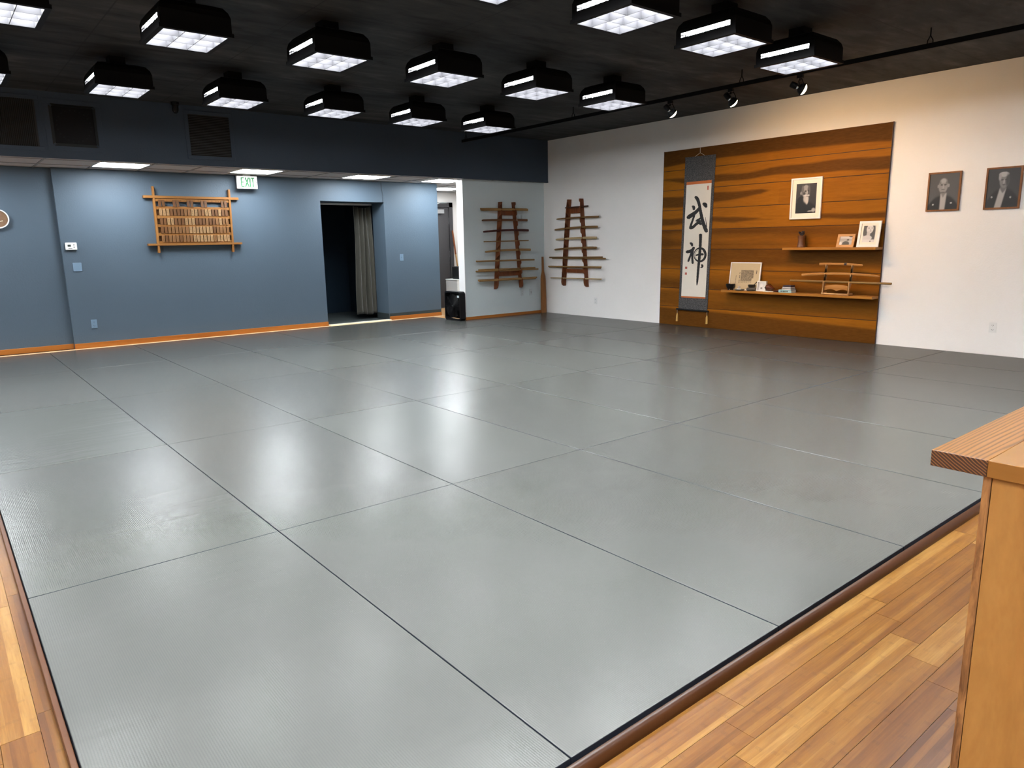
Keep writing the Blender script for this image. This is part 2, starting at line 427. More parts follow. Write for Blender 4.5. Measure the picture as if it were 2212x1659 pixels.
def struct(name, mb, mat, **kw):
    o = mesh_obj(name, mb, mat, **kw)
    return setp(o, kind='structure')

def solo(name, mb, mat, label, cat, group=None, **kw):
    return setp(mesh_obj(name, mb, mat, **kw), label, cat, group)

def copy_tree(o, off, parent=None):
    c = o.copy(); COL.objects.link(c)
    if parent is None: c.location = Vector(o.location) + Vector(off)
    else: c.parent = parent
    for ch in list(o.children): copy_tree(ch, (0, 0, 0), c)
    return c

ORD = ['first', 'second', 'third', 'fourth', 'fifth', 'sixth', 'seventh', 'eighth', 'ninth', 'tenth', 'eleventh', 'twelfth', 'thirteenth',
       'fourteenth', 'fifteenth', 'sixteenth', 'seventeenth', 'eighteenth', 'nineteenth', 'twentieth']

# ------------------------------------------------------------------ the room
XW, YS, YB, YL, YW = 8.936, 8.864, 10.04, 10.11, 8.984
H, HS, ZF = 3.104, 2.375, -.05
XL, YF = -3.2, -4.2
B = MB
struct('ceiling', B().box((XL, YF, H), (XW+.1, YS+.06, H+.1)), 'ceiling')
struct('wall_right', B().box((XW, YF, ZF-.05), (XW+.1, 12.0, H+.05)), 'white_wall')
struct('wall_left', B().box((XL-.1, YF, ZF-.05), (XL, YL+.1, H+.05)), 'cream')
struct('wall_front', B().box((XL-.1, YF-.1, ZF-.05), (XW+.1, YF, H+.05)), 'cream')
struct('wall_soffit', B().box((XL, YS, HS), (XW, YS+.05, H)), 'blue_shaded')
wb = B().box((1.325, YB, ZF-.02), (5.015, YB+.42, HS)).box((6.18, YB, ZF-.02), (7.285, YB+.42, HS)).box((5.015, YB, 2.028), (6.18, YB+.42, HS)).box((6.5, YB+.42, ZF-.02), (7.285, 12.0, HS))
struct('wall_back', wb, 'blue')
struct('wall_back_left', B().box((XL, YL, ZF-.02), (1.45, YL+.12, HS)), 'blue')
struct('wall_corner', B().box((7.104, YW, ZF-.02), (XW, YW+.172, HS)), 'pale_blue')
struct('trim_1', B().box((7.098, YW-.001, -.03), (7.106, YW+.174, HS)), 'post_white')
struct('wall_corridor', B().box((7.2, 11.8, ZF-.02), (XW, 11.9, HS)), 'cream')
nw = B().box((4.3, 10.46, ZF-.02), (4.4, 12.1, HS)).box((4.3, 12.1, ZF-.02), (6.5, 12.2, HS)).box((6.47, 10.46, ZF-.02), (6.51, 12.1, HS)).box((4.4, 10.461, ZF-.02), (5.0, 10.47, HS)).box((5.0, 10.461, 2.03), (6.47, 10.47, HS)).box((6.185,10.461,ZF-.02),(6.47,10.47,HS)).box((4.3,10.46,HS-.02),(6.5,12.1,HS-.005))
struct('wall_niche', nw, 'niche_shade')
# tiled ceiling under the soffit and in the corridor
tl = B(); tb = B()
gx = [-3.06+.6*i for i in range(21)]
ys = [YS+.05, 9.06, 9.66, 10.26, 10.86, 11.46, 12.06]
tl.box((XL, YS+.02, HS+.004), (XW, 12.2, HS+.03))
for x in gx:
    if x < XW: tb.box((x-.012, YS+.05, HS-.003), (x+.012, 12.0, HS+.006))
for y in ys[1:]: tb.box((XL, y-.012, HS-.0028), (XW, y+.012, HS+.006))
struct('ceiling_tiles', tl, 'tile')
struct('trim_2', tb, 'tbar')
struct('trim_7', B().box((XL, YS-.003, HS-.005), (XW, YS+.028, HS+.020)), 'blue_shaded')
# floors
struct('floor', B().box((XL, YF, ZF-.12), (XW, 12.1, ZF-.012)), 'subfloor')
def planks(name, ax, rows, lo, hi, off, step, mat, ln=.947):
    """rows: list of (c0,c1) across; boards of length ln along ax; joint of row r at off+step*r"""
    bm = bmesh.new(); cl = bm.loops.layers.float_color.new('tone'); rnd = random.Random(name)
    for r, (c0, c1) in enumerate(rows):
        a = off + step*r; a -= math.ceil((a-lo)/ln)*ln
        while a < hi:
            p0, p1 = max(a, lo)+.0006, min(a+ln, hi)-.0006; a += ln
            if p1 <= p0: continue
            t = rnd.random(); g = rnd.random(); d0, d1 = c0+.0007, c1-.0007
            q = [(p0, d0), (p1, d0), (p1, d1), (p0, d1)] if ax == 'X' else [(d0, p0), (d1, p0), (d1, p1), (d0, p1)]
            top = [bm.verts.new((x, y, ZF)) for x, y in q]; bot = [bm.verts.new((x, y, ZF-.012)) for x, y in q]
            fs = [bm.faces.new(top)] + [bm.faces.new((top[i], bot[i], bot[(i+1) % 4], top[(i+1) % 4])) for i in range(4)]
            for f in fs:
                for l in f.loops: l[cl] = (t, g, 1-g, 1)
    m = MB(); m.bm.free(); m.bm = bm
    return struct(name, m, mat, origin=(0, 0, 0))
# joints step back 0.1 m per row; rows count away from the mats
rows = [(-.136, -.028)] + [(-.136-.0975*(i+1), -.136-.0975*i) for i in range(41)]
planks('floor_boards', 'X', rows, -.058, XW, 2.535, -.0995, 'bamboo_x')
rowsl = [(-.058, -.014)] + [(-.058-.0975*(i+1), -.058-.0975*i) for i in range(32)]
planks('floor_boards_left', 'Y', rowsl, -.03, YL, 1.228, -.096, 'bamboo_y', .969)
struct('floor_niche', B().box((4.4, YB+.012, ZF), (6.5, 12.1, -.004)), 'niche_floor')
# trims round the mats and at the walls
def quarter(mb, p0, p1, out, w, h, n=6):
    """quarter-round strip from p0 to p1 (at floor level), bulging toward out"""
    p0, p1, out = Vector(p0), Vector(p1), Vector(out)
    prof = [(0, 0)] + [(w*math.cos(t*PI/2/n), h*math.sin(t*PI/2/n)) for t in range(n+1)]
    mb.prism([p0 + out*a + Vector((0, 0, b)) for a, b in prof], p1-p0); return mb
struct('trim_3', quarter(B(), (-.016, -.002, ZF), (XW, -.002, ZF), (0, -1, 0), .027, .034), 'oak_base_x', smooth=True)
struct('trim_4', B().box((-.018, -.002, ZF), (-.001, YL, -.014)), 'oak_base_y', bevel=.002)
struct('trim_5', B().box((-.0, 9.885, ZF), (7.27, YB, -.006)), 'light_strip')
struct('trim_6', B().box((5.02, YB-.10, ZF), (6.17, YB+.012, .012)), 'cream_strip', bevel=.002)
bb = B().box((1.322, YB-.016, -.006), (5.015, YB+.001, .064))
struct('baseboard_back', bb, 'oak_base', bevel=.003)
struct('baseboard_back_right', B().box((6.19, YB-.016, -.006), (7.285, YB+.001, .058)), 'oak_base', bevel=.003)
struct('baseboard_left', B().box((XL, YL-.016, -.006), (1.321, YL+.001, .064)), 'oak_base', bevel=.003)
struct('baseboard_corner', B().box((7.094, YW-.014, -.004), (XW, YW+.001, .046)).box((7.088, YW-.014, -.004), (7.1, YW+.18, .046)), 'oak_base', bevel=.003)
struct('baseboard_niche', B().box((6.19, YB-.006, .058), (7.285, YB+.001, .112)).box((6.172, YB-.004, -.004), (6.183, YB+.42, .112)), 'rubber', bevel=.002)

# corridor door
dr = B().box((7.80, 11.765, ZF), (8.700, 11.80, 2.06))
d = struct('door_1', dr, 'door_grey', bevel=.004)
fr = B().box((8.700, 11.74, ZF), (8.790, 11.80, 2.16)).box((7.72, 11.74, 2.065), (8.790, 11.80, 2.16)).box((7.72, 11.74, ZF), (7.80, 11.80, 2.16))
mesh_obj('door_frame', fr, 'door_grey', parent=d)
dc = B().box((8.0, 11.70, 1.93), (8.55, 11.765, 2.02))
setp(mesh_obj('door_closer', dc, 'chrome', parent=d, bevel=.006), 'pale metal door closer bar')
ar = B().tube([(8.12, 11.70, 2.04), (8.35, 11.55, 2.14), (8.62, 11.70, 2.15)], .012, 6)
mesh_obj('closer_arm', ar, 'grey_plastic', parent=d)
for z in (.25, 1.02, 1.72): mesh_obj('hinge', B().box((8.688, 11.752, z), (8.712, 11.768, z+.13)), 'chrome', parent=d)

# ------------------------------------------------------------------ mats
colw = [(i, i+1) for i in range(8)] + [(8, 8.932)]
rowname = ['row nearest the camera', 'second row', 'third row', 'fourth row', 'farthest row']
mesh_cache = {}
for j in range(5):
    for i, (a, b) in enumerate(colw):
        y0, y1 = 2.0*j, 2.0*j+2
        if j == 4: y1 = 9.88 if i < 7 else 8.966
        wd, ln = b-a-.0036, y1-y0-.0036
        key = (round(wd, 3), round(ln, 3))
        if key not in mesh_cache:
            m = MB(); m.box((-wd/2, -ln/2, 0), (wd/2, ln/2, .05))
            o = mesh_obj('judo_mat', m, 'mat', origin=(0, 0, 0), bevel=.0025, bseg=2); mesh_cache[key] = o
            o.data.materials.append(M['mat_side'])
            for p in o.data.polygons:
                if abs(p.normal.z) < .5: p.material_index = 1
        else:
            o = mesh_cache[key].copy(); COL.objects.link(o)
        o.location = ((a+b)/2, (y0+y1)/2, ZF); o.color = ({0: .5, 1: .15}.get(i, .03), 0, 0, 1)
        frm = ['leftmost'] + [ORD[q] + ' from the left' for q in range(1, 8)] + ['last before the white wall']
        setp(o, 'grey ribbed floor mat, %s in the %s' % (frm[i], rowname[j]), 'mat', 'grey mats covering the training floor')

# ------------------------------------------------------------------ ceiling light boxes
def light_box(cx, cy, label):
    w, l, zb = .215, .245, 2.80
    t = thing('ceiling_light', label, 'ceiling light', (cx, cy, zb), 'louvered light boxes under the dark ceiling')
    h = B()
    h.frame('Z', None, cx-w-.036, cx+w+.036, cy-l-.036, cy+l+.036, .034, zb, zb+.026)      # flared lip
    W, L = w+.026, l+.026
    def side(x0, x1):                                       # long sides are slotted
        h.box((x0, cy-L, zb+.026), (x1, cy+L, zb+.072))
        h.box((x0, cy-L, zb+.0865), (x1, cy+L, zb+.0905)); h.box((x0, cy-L, zb+.105), (x1, cy+L, zb+.128))
        n = 12
        for k in range(n+1):
            y = cy-L + (2*L)*k/n; hw = .0025 if 0 < k < n else .022
            y = min(max(y, cy-L+hw), cy+L-hw)
            h.box((x0, y-hw, zb+.072), (x1, y+hw, zb+.105))
    side(cx-W, cx-W+.003); side(cx+W-.003, cx+W)
    for y0, y1 in ((cy-L, cy-L+.003), (cy+L-.003, cy+L)):  # solid ends with a few small round holes of light
        h.box((cx-W+.003, y0, zb+.026), (cx+W-.003, y1, zb+.128))
    # tapered cover above, up to the hanger box
    def ringz(q, z): return [(cx-W+q, cy-L+q, z), (cx+W-q, cy-L+q, z), (cx+W-q, cy+L-q, z), (cx-W+q, cy+L-q, z)]
    lv_ = [ringz(0, zb+.128), ringz(.012, zb+.165), ringz(.04, zb+.20), ringz(.09, zb+.218)]
    for A, C in zip(lv_, lv_[1:]):
        for i in range(4): h.poly([A[i], A[(i+1) % 4], C[(i+1) % 4], C[i]])
    h.poly(lv_[-1]); h.box((cx-.07, cy-.07, zb+.217), (cx+.07, cy+.07, H))
    mesh_obj('housing', h, 'black_metal', parent=t)
    lv = B()
    for k in (1, 2):
        x = cx-w+2*w*k/3; y = cy-l+2*l*k/3
        lv.box((x-.0022, cy-l, zb+.003), (x+.0022, cy+l, zb+.081)); lv.box((cx-w, y-.0022, zb+.003), (cx+w, y+.0022, zb+.081))
    lv.frame('Z', None, cx-w-.003, cx+w+.003, cy-l-.003, cy+l+.003, .003, zb+.001, zb+.068)
    mesh_obj('louver', lv, 'reflector', parent=t)
    lp = B().box((cx-w-.02, cy-l-.02, zb+.120), (cx+w+.02, cy+l+.02, zb+.126))
    mesh_obj('lamp', lp, 'lamp', parent=t)
    return t
cols = [.455, 1.575, 2.69, 3.825, 4.96, 6.08]
names = ['leftmost', 'second from the left', 'third from the left', 'fourth from the left', 'fifth from the left', 'last one']
first = None
pos = []
for i, x in enumerate(cols): pos.append((x, 4.625, 'black louvered light box, %s in the middle ceiling row' % names[i]))
for i, x in enumerate([.42, 1.55, 2.645, 3.765, 4.885, 5.985]): pos.append((x, 6.79, 'black louvered light box, %s in the ceiling row by the soffit' % names[i]))
for i, x in enumerate(cols[2:]): pos.append((x, 2.405, 'black louvered light box, %s' % ['cut off by the top edge of the photo', 'leftmost of three in the nearest ceiling row', 'middle of three in the nearest ceiling row', 'rightmost of three in the nearest ceiling row'][i]))
# further boxes of the same ceiling, above and behind the camera: they light the front of the room
for x in (-1.8, -.68, .45, 1.575): pos.append((x, 2.405, 'black louvered ceiling light box above the left front mats'))
for x in (-1.8, -.68): pos.append((x, 4.625, 'black louvered ceiling light box left of the mats')); pos.append((x, 6.79, 'black louvered ceiling light box near the far left'))
for y in (.21, -1.98):
    for x in (-1.8, -.68, .45, 1.575, 2.69, 3.825, 4.96, 6.08): pos.append((x, y, 'black louvered ceiling light box over the entrance floor'))
for k, (x, y, lb) in enumerate(pos):
    if first is None: first = light_box(x, y, lb); f0 = (x, y)
    else:
        c = copy_tree(first, (x-f0[0], y-f0[1], 0)); c['label'] = lb

# lit panels in the tiled ceiling
pl = [(2.01, 9.34, 'square lit ceiling panel above the name tag board, leftmost of the tiled ceiling'), (3.75, 9.34, 'square lit ceiling panel beside the exit sign'),
      (5.52, 9.39, 'square lit ceiling panel above the curtained doorway'), (7.02, 9.42, 'square lit ceiling panel at the corner of the pale blue wall'),
      (8.10, 11.0, 'square lit ceiling panel inside the corridor')]
for x, y, lb in pl:
    t = thing('ceiling_panel_light', lb, 'ceiling light', (x, y, HS), 'lit panels in the tiled ceiling')
    mesh_obj('panel_frame', B().frame('Z', None, x-.30, x+.30, y-.30, y+.30, .022, HS-.008, HS+.003), 'white_plastic', parent=t)
    mesh_obj('diffuser', B().box((x-.278, y-.278, HS-.005), (x+.278, y+.278, HS+.002)), 'panel_lamp', parent=t)
# small leftover left panels outside the frame light the left wall
for x in (.05, -1.7):
    t = thing('ceiling_panel_light', 'square lit ceiling panel left of the round wall plaque', 'ceiling light', (x, 9.36, HS), 'lit panels in the tiled ceiling')
    mesh_obj('panel_frame', B().frame('Z', None, x-.30, x+.30, 9.06, 9.66, .022, HS-.008, HS+.003), 'white_plastic', parent=t)
    mesh_obj('diffuser', B().box((x-.278, 9.082, HS-.005), (x+.278, 9.638, HS+.002)), 'panel_lamp', parent=t)

# ------------------------------------------------------------------ lighting track and spots
tr = thing('lighting_track', 'long black lighting track hung under the ceiling along the white wall', 'track', (7.0, 3.6, 2.93))
mesh_obj('rail', B().box((6.98, -2.5, 2.930), (7.02, 8.80, 2.975)), 'black_metal', parent=tr, bevel=.003)
for y in (1.70, 3.59, 6.2, 8.7):
    hb = B().tube([(7.0, y, H), (7.0, y, 3.03)], .006, 8).tube([(7.0, y, 3.04), (7.0, y-.022, 3.0), (7.0, y-.024, 2.97)], .005, 6).tube([(7.0, y, 3.04), (7.0, y+.022, 3.0), (7.0, y+.024, 2.97)], .005, 6)
    mesh_obj('hanger', hb, 'black_metal', parent=tr)

def spot(y, aim, label, energy):
    base = Vector((7.0, y, 2.93))
    t = thing('track_spotlight', label, 'spotlight', base, 'spotlights on the black track')
    mesh_obj('track_adapter', B().box((6.982, y-.03, 2.896), (7.018, y+.03, 2.931)).box((6.992, y-.008, 2.872), (7.008, y+.008, 2.897)), 'black_plastic', parent=t, bevel=.003)
    c = Vector((7.02, y-.005, 2.800)); dv = (Vector(aim)-c).normalized()
    q = dv.to_track_quat('Z', 'Y').to_matrix()
    R4 = q.to_4x4()
    # yoke: two arms from the adapter to the sides of the shade
    sx = dv.cross(Vector((0, 0, 1))).normalized()
    yk = B()
    for s_ in (-1, 1):
        e = c + sx*s_*.062
        yk.tube([(7.0, y, 2.885), Vector((7.0, y, 2.885)) + sx*s_*.05, e + Vector((0, 0, .045)), e], .0055, 6)
    mesh_obj('yoke', yk, 'black_metal', parent=t)
    can = B().lathe([(.001, -.115), (.026, -.115), (.030, -.105), (.030, -.052), (.018, -.046), (.018, -.034), (.040, -.022), (.056, .008), (.060, .020), (.057, .020), (.053, .008)], c, 24, R4)
    mesh_obj('lamp_can', can, 'black_metal', parent=t, smooth=True)
    mesh_obj('ballast_cap', B().lathe([(.001, -.05), (.022, -.05), (.022, -.034), (.001, -.034)], c, 16, R4), 'chrome', parent=t)
    mesh_obj('lens', B().lathe([(.001, .052), (.018, .050), (.036, .043), (.050, .030), (.056, .017), (.056, .010), (.001, .010)], c, 24, R4), 'spot_lens', parent=t, smooth=True)
    ld = bpy.data.lights.new('spot_bulb', 'SPOT'); ld.energy = energy; ld.color = (1.0, .60, .28); ld.spot_size = math.radians(140); ld.spot_blend = 1.0; ld.shadow_soft_size = .045
    lo = bpy.data.objects.new('spot_bulb', ld); COL.objects.link(lo); lo.parent = t
    lo.location = c + dv*.062 - base; lo.rotation_euler = dv.to_track_quat('-Z', 'Y').to_euler()
spot(4.55, (8.9, 3.75, 1.05), 'black track spotlight farthest from the camera, left of the three', 78)
spot(3.72, (8.9, 2.95, 1.1), 'black track spotlight in the middle of the three', 112)
spot(2.91, (8.9, 1.1, 1.6), 'black track spotlight nearest the camera, turned to the right', 20)

# ------------------------------------------------------------------ soffit vents
def vent(x0, x1, z0, z1, name, label, vert=False):
    t = thing(name, label, 'vent', ((x0+x1)/2, YS, z0))
    f = B().frame('Y', None, x0, x1, z0, z1, .045, YS-.012, YS-.0005)
    mesh_obj('vent_frame', f, 'blue_shaded', parent=t, bevel=.004)
    mesh_obj('backing', B().box((x0+.04, YS-.004, z0+.04), (x1-.04, YS-.0005, z1-.04)), 'slot', parent=t)
    s = B()
    if vert:
        n = int((x1-x0-.09)/.018)
        for k in range(n):
            x = x0+.05+k*.018; s.box((x, YS-.011, z0+.045), (x+.008, YS-.003, z1-.045))
    else:
        n = int((z1-z0-.09)/.02)
        for k in range(n):
            z = z0+.05+k*.02; s.box((x0+.045, YS-.011, z), (x1-.045, YS-.003, z+.009))
    mesh_obj('louver_slats', s, 'grille', parent=t)
vent(.55, 1.14, 2.445, 3.045, 'wall_vent', 'square dark vent with upright slats at far left of the blue soffit', True)
vent(2.705, 3.305, 2.445, 3.045, 'wall_vent', 'square brown louvered vent on the blue soffit, right of the round diffuser')
t = thing('air_diffuser', 'square dark air diffuser with a ring of small holes on the blue soffit', 'vent', (1.475, YS, 2.455))
x0, x1, z0, z1 = 1.175, 1.757, 2.455, 3.03
mesh_obj('mounting_plate', B().frame('Y', None, x0, x1, z0, z1, .055, YS-.010, YS-.0005), 'blue_shaded', parent=t, bevel=.003)
bv = B(); i0, i1, k0, k1 = x0+.05, x1-.05, z0+.05, z1-.05
for (ax, az, bx_, bz) in ((i0, k0, i1, k0), (i1, k0, i1, k1), (i1, k1, i0, k1), (i0, k1, i0, k0)):
    cx, cz = (i0+i1)/2, (k0+k1)/2
    ins = lambda X, Z, q: (cx+(X-cx)*q, cz+(Z-cz)*q)
    dx, dz = (bx_-ax)*.035, (bz-az)*.035
    a = (ax+dx, az+dz); b = (bx_-dx, bz-dz); c_ = ins(b[0], b[1], .86); d_ = ins(a[0], a[1], .86)
    bv.prism([(a[0], YS-.001, a[1]), (b[0], YS-.001, b[1]), (c_[0], YS-.020, c_[1]), (d_[0], YS-.020, d_[1])], (0, -.006, 0))
setp(mesh_obj('bevelled_rim', bv, 'speaker_frame', parent=t), 'dark grey bevelled rim strips')
mesh_obj('face_plate', B().box((i0+.03, YS-.012, k0+.03), (i1-.03, YS-.001, k1-.03)), 'black_plastic', parent=t)
for k in range(22):
    a = 2*PI*k/22; x, z = 1.466+.175*math.cos(a), 2.742+.175*math.sin(a)
    mesh_obj('hole', B().tube([(x, YS-.0115, z), (x, YS-.0145, z)], .009, 10), 'hole_grey', parent=t)
t = thing('ceiling_bracket', 'small black round bracket hanging from the ceiling before the soffit', 'bracket', (2.58, 8.74, 2.98))
mesh_obj('stem', B().tube([(2.58, 8.74, H), (2.58, 8.74, 3.07)], .05, 16), 'black_plastic', parent=t)
mesh_obj('barrel', B().tube([(2.58, 8.74, 3.07), (2.575, 8.735, 3.0), (2.575, 8.73, 2.975)], [.036, .036, .022], 16), 'black_plastic', parent=t, smooth=True)

# ------------------------------------------------------------------ exit sign
ex0, ex1, ez0, ez1, ey = 3.652, 3.958, 2.172, 2.358, 9.90
t = thing('exit_sign', 'white exit sign with green letters hanging from the tiled ceiling', 'exit sign', ((ex0+ex1)/2, ey, ez0))
mesh_obj('housing', B().box((ex0, ey-.012, ez0), (ex1, ey+.03, ez1)), 'white_plastic', parent=t, bevel=.006)
mesh_obj('ceiling_mount', B().box((3.75, ey-.01, ez1), (3.86, ey+.028, HS+.003)), 'white_plastic', parent=t)
mesh_obj('face', B().box((ex0+.008, ey-.0145, ez0+.008), (ex1-.008, ey-.0115, ez1-.008)), 'exit_face', parent=t)
off = [0.0]
def letters(x, z, w, h, s, ch, mb, y):
    def seg(a, b):
        a = Vector((x+a[0]*w, y, z+a[1]*h)); b = Vector((x+b[0]*w, y, z+b[1]*h)); dvec = (b-a).normalized(); n = Vector((-dvec.z, 0, dvec.x))*s/2
        a2, b2 = a, b
        off[0] += .00025; oy = Vector((0, -off[0], 0))
        mb.prism([a2-n+oy, b2-n+oy, b2+n+oy, a2+n+oy], (0, -.002, 0))
    S = {'E': [((.08, 0), (.08, 1)), ((0, .94), (1, .94)), ((0, .5), (.85, .5)), ((0, .06), (1, .06))], 'X': [((.05, 0), (.95, 1)), ((.95, 0), (.05, 1))],
         'I': [((.5, 0), (.5, 1))], 'T': [((.5, 0), (.5, 1)), ((0, .94), (1, .94))], '>': [((0, 1), (1, .5)), ((1, .5), (0, 0))]}[ch]
    for a, b in S: seg(a, b)
lt = B()
letters(3.714, 2.197, .045, .138, .017, 'E', lt, ey-.0145); letters(3.772, 2.197, .058, .138, .018, 'X', lt, ey-.0145)
letters(3.836, 2.197, .02, .138, .018, 'I', lt, ey-.0145); letters(3.862, 2.197, .052, .138, .017, 'T', lt, ey-.0145)
mesh_obj('exit_lettering', lt, 'exit_green', parent=t)
ch = B(); letters(3.921, 2.245, .022, .045, .008, '>', ch, ey-.0145)
setp(mesh_obj('arrow', ch, 'slot', parent=t), 'small dark chevron pointing right')

# ------------------------------------------------------------------ wall plates
def plate(name, label, cat, plane, wall, a, z, w, h, mat, kind):
    """plane 'Y' faces -Y at y=wall, centre (a,z); plane 'X' faces -X"""
    def bx(a0, a1, z0, z1, d0, d1):
        return ((a0, wall-d1, z0), (a1, wall-d0, z1)) if plane == 'Y' else ((wall-d1, a0, z0), (wall-d0, a1, z1))
    loc = (a, wall, z-h/2) if plane == 'Y' else (wall, a, z-h/2)
    if kind == 'blank':
        return solo(name, B().box(*bx(a-w/2, a+w/2, z-h/2, z+h/2, -.001, .008)), mat, label, cat, bevel=.003)
    t = thing(name, label, cat, loc)
    mesh_obj('cover_plate', B().box(*bx(a-w/2, a+w/2, z-h/2, z+h/2, -.001, .006)), mat, parent=t, bevel=.002)
    if kind == 'outlet':
        for s_ in (-1, 1):
            zc = z+s_*.024
            mesh_obj('socket', B().box(*bx(a-.017, a+.017, zc-.015, zc+.015, .005, .008)), mat, parent=t, bevel=.002)
            s = B().box(*bx(a-.009, a-.006, zc-.003, zc+.007, .0078, .0085)).box(*bx(a+.006, a+.009, zc-.003, zc+.007, .0078, .0085)).box(*bx(a-.002, a+.002, zc-.011, zc-.007, .0078, .0085))
            mesh_obj('socket_slots', s, 'slot', parent=t)
    elif kind == 'switch':
        mesh_obj('toggle', B().box(*bx(a-.005, a+.005, z-.012, z+.012, .005, .016)), 'slot' if 'dark' in label else mat, parent=t)
        for zz in (z+.036, z-.042): mesh_obj('screw', B().box(*bx(a-.003, a+.003, zz, zz+.006, .005, .0075)), 'slot', parent=t)
    elif kind == 'decora':
        mesh_obj('rocker', B().box(*bx(a-.017, a+.017, z-.034, z+.034, .005, .010)), mat, parent=t, bevel=.002)
        mesh_obj('slots', B().box(*bx(a-.004, a+.004, z-.02, z+.02, .0095, .0105)), 'slot', parent=t)
    return t
plate('wall_outlet', 'blue painted double outlet low on the blue wall at left', 'outlet', 'Y', YB, 1.588, .318, .072, .118, 'blue_plate', 'outlet')
plate('blank_plate', 'square blue painted blank plate below the white thermostat', 'wall plate', 'Y', YB, 1.478, 1.092, .105, .115, 'blue_plate', 'blank')
plate('light_switch', 'blue painted light switch right of the curtained doorway', 'switch', 'Y', YB, 6.485, 1.085, .072, .116, 'blue_plate', 'switch')
plate('wall_outlet', 'white double outlet low on the white wall at right', 'outlet', 'X', XW, 1.56, .305, .072, .114, 'white_plastic', 'outlet')
plate('wall_outlet', 'small white outlet low on the white wall left of the wood panel', 'outlet', 'X', XW, 7.64, .283, .07, .114, 'white_plastic', 'outlet')
plate('wall_outlet', 'pale painted outlet under the right post of the pale wall rack', 'outlet', 'Y', YW, 8.385, .40, .072, .116, 'pale_plate', 'outlet')
plate('wall_outlet', 'pale plate with dark slot beside the rack, near the corner', 'outlet', 'Y', YW, 8.59, .395, .072, .116, 'pale_plate', 'decora')
t = thing('thermostat', 'white thermostat with small display on the blue wall', 'thermostat', (1.435, YB, 1.318))
mesh_obj('case', B().box((1.368, YB-.028, 1.318), (1.502, YB+.001, 1.415)), 'white_plastic', parent=t, bevel=.008, bseg=3)
mesh_obj('display', B().box((1.394, YB-.0295, 1.362), (1.432, YB-.0275, 1.390)), 'lcd', parent=t)
for x, z in ((1.468, 1.385), (1.468, 1.356)): mesh_obj('button', B().box((x-.008, YB-.031, z-.006), (x+.008, YB-.0275, z+.006)), 'grey_plastic', parent=t)
mesh_obj('lettering', B().box((1.40, YB-.0292, 1.336), (1.445, YB-.0278, 1.343)), 'grey_plastic', parent=t)
# cord on the wall beside the doorway
solo('cable', B().tube([(6.145, YB-.004, HS-.01), (6.15, YB-.005, 2.25), (6.172, YB-.006, 2.14), (6.165, YB-.005, 2.03)], .0035, 6), 'rubber', 'thin dark cord running down from the tiled ceiling by the doorway', 'cable')
# round plaque at the left edge
t = thing('wall_plaque', 'round brown plaque with white rim at the left edge of the photo', 'plaque', (.683, YL, 1.60))
RY = Matrix.Rotation(-PI/2, 4, 'X'); RY = Matrix.Rotation(PI/2, 4, 'X')
mesh_obj('face', B().lathe([(.001, .03), (.108, .03), (.108, .002), (.001, .002)], (.683, YL, 1.722), 40, RY), 'disc_face', parent=t, smooth=True)
mesh_obj('rim', B().lathe([(.106, .001), (.12, .001), (.12, .042), (.112, .044), (.106, .040)], (.683, YL, 1.722), 40, RY), 'white_plastic', parent=t, smooth=True)
mesh_obj('marking', B().tube([(.735, YL-.031, 1.697), (.70, YL-.031, 1.690), (.64, YL-.031, 1.70)], .004, 6), 'cream_strip', parent=t)

# ------------------------------------------------------------------ name tag board
t = thing('name_board', 'wooden lattice board with crossed frame ends holding rows of name tags', 'name board', (3.03, YB, 1.25))
yb0, yb1 = 9.975, YB+.001
for (xa, za), (xb, zb) in (((2.510, 2.172), (2.503, 1.256)), ((3.555, 2.158), (3.540, 1.246))):
    mesh_obj('frame_post', B().prism([(xa-.014, yb0, za), (xa+.014, yb0, za), (xb+.014, yb0, zb), (xb-.014, yb0, zb)], (0, .05, 0)), 'board_wood_z', parent=t, bevel=.002)
mesh_obj('frame_bar', B().box((2.374, yb0-.004, 2.012), (3.683, yb1, 2.046)), 'board_wood', parent=t, bevel=.002)
mesh_obj('frame_bar', B().box((2.369, yb0-.004, 1.357), (3.680, yb1, 1.386)), 'board_wood', parent=t, bevel=.002)
rowz = [1.944, 1.822, 1.694, 1.575, 1.453]
rails = [(1.968, 2.010), (1.858, 1.900), (1.733, 1.777), (1.613, 1.655), (1.492, 1.535), (1.386, 1.418)]
for z0, z1 in rails: mesh_obj('tag_rail', B().box((2.522, 9.990, z0), (3.540, 10.008, z1)), 'board_wood', parent=t, bevel=.0015)
mesh_obj('backing', B().box((2.522, 10.018, 1.39), (3.540, 10.026, 1.86)), 'tag_D', parent=t)
for i in (2, 3, 6, 7, 10, 11, 14, 15, 16, 17):
    x = 2.578+(3.487-2.578)*i/19
    mesh_obj('peg', B().tube([(x, 9.991, 1.985), (x, 9.976, 1.987)], .003, 6), 'tag_D', parent=t)
pat = ['D.D..', 'LLLDDDDMMLLMMLLDDLDD', 'DDLLDDDLLLDDDMDDMLMM', 'DDMMMMMMLLLLLLLDMMMM', 'MDMMMDMMMLLLLLLMLLLL']
pat[0] = ''.join('D' if i in (0, 1, 4, 5, 8, 9, 12, 13, 18, 19) else '.' for i in range(20))
tone = {'L': 'pale', 'M': 'honey brown', 'D': 'dark plain'}
proto = {}
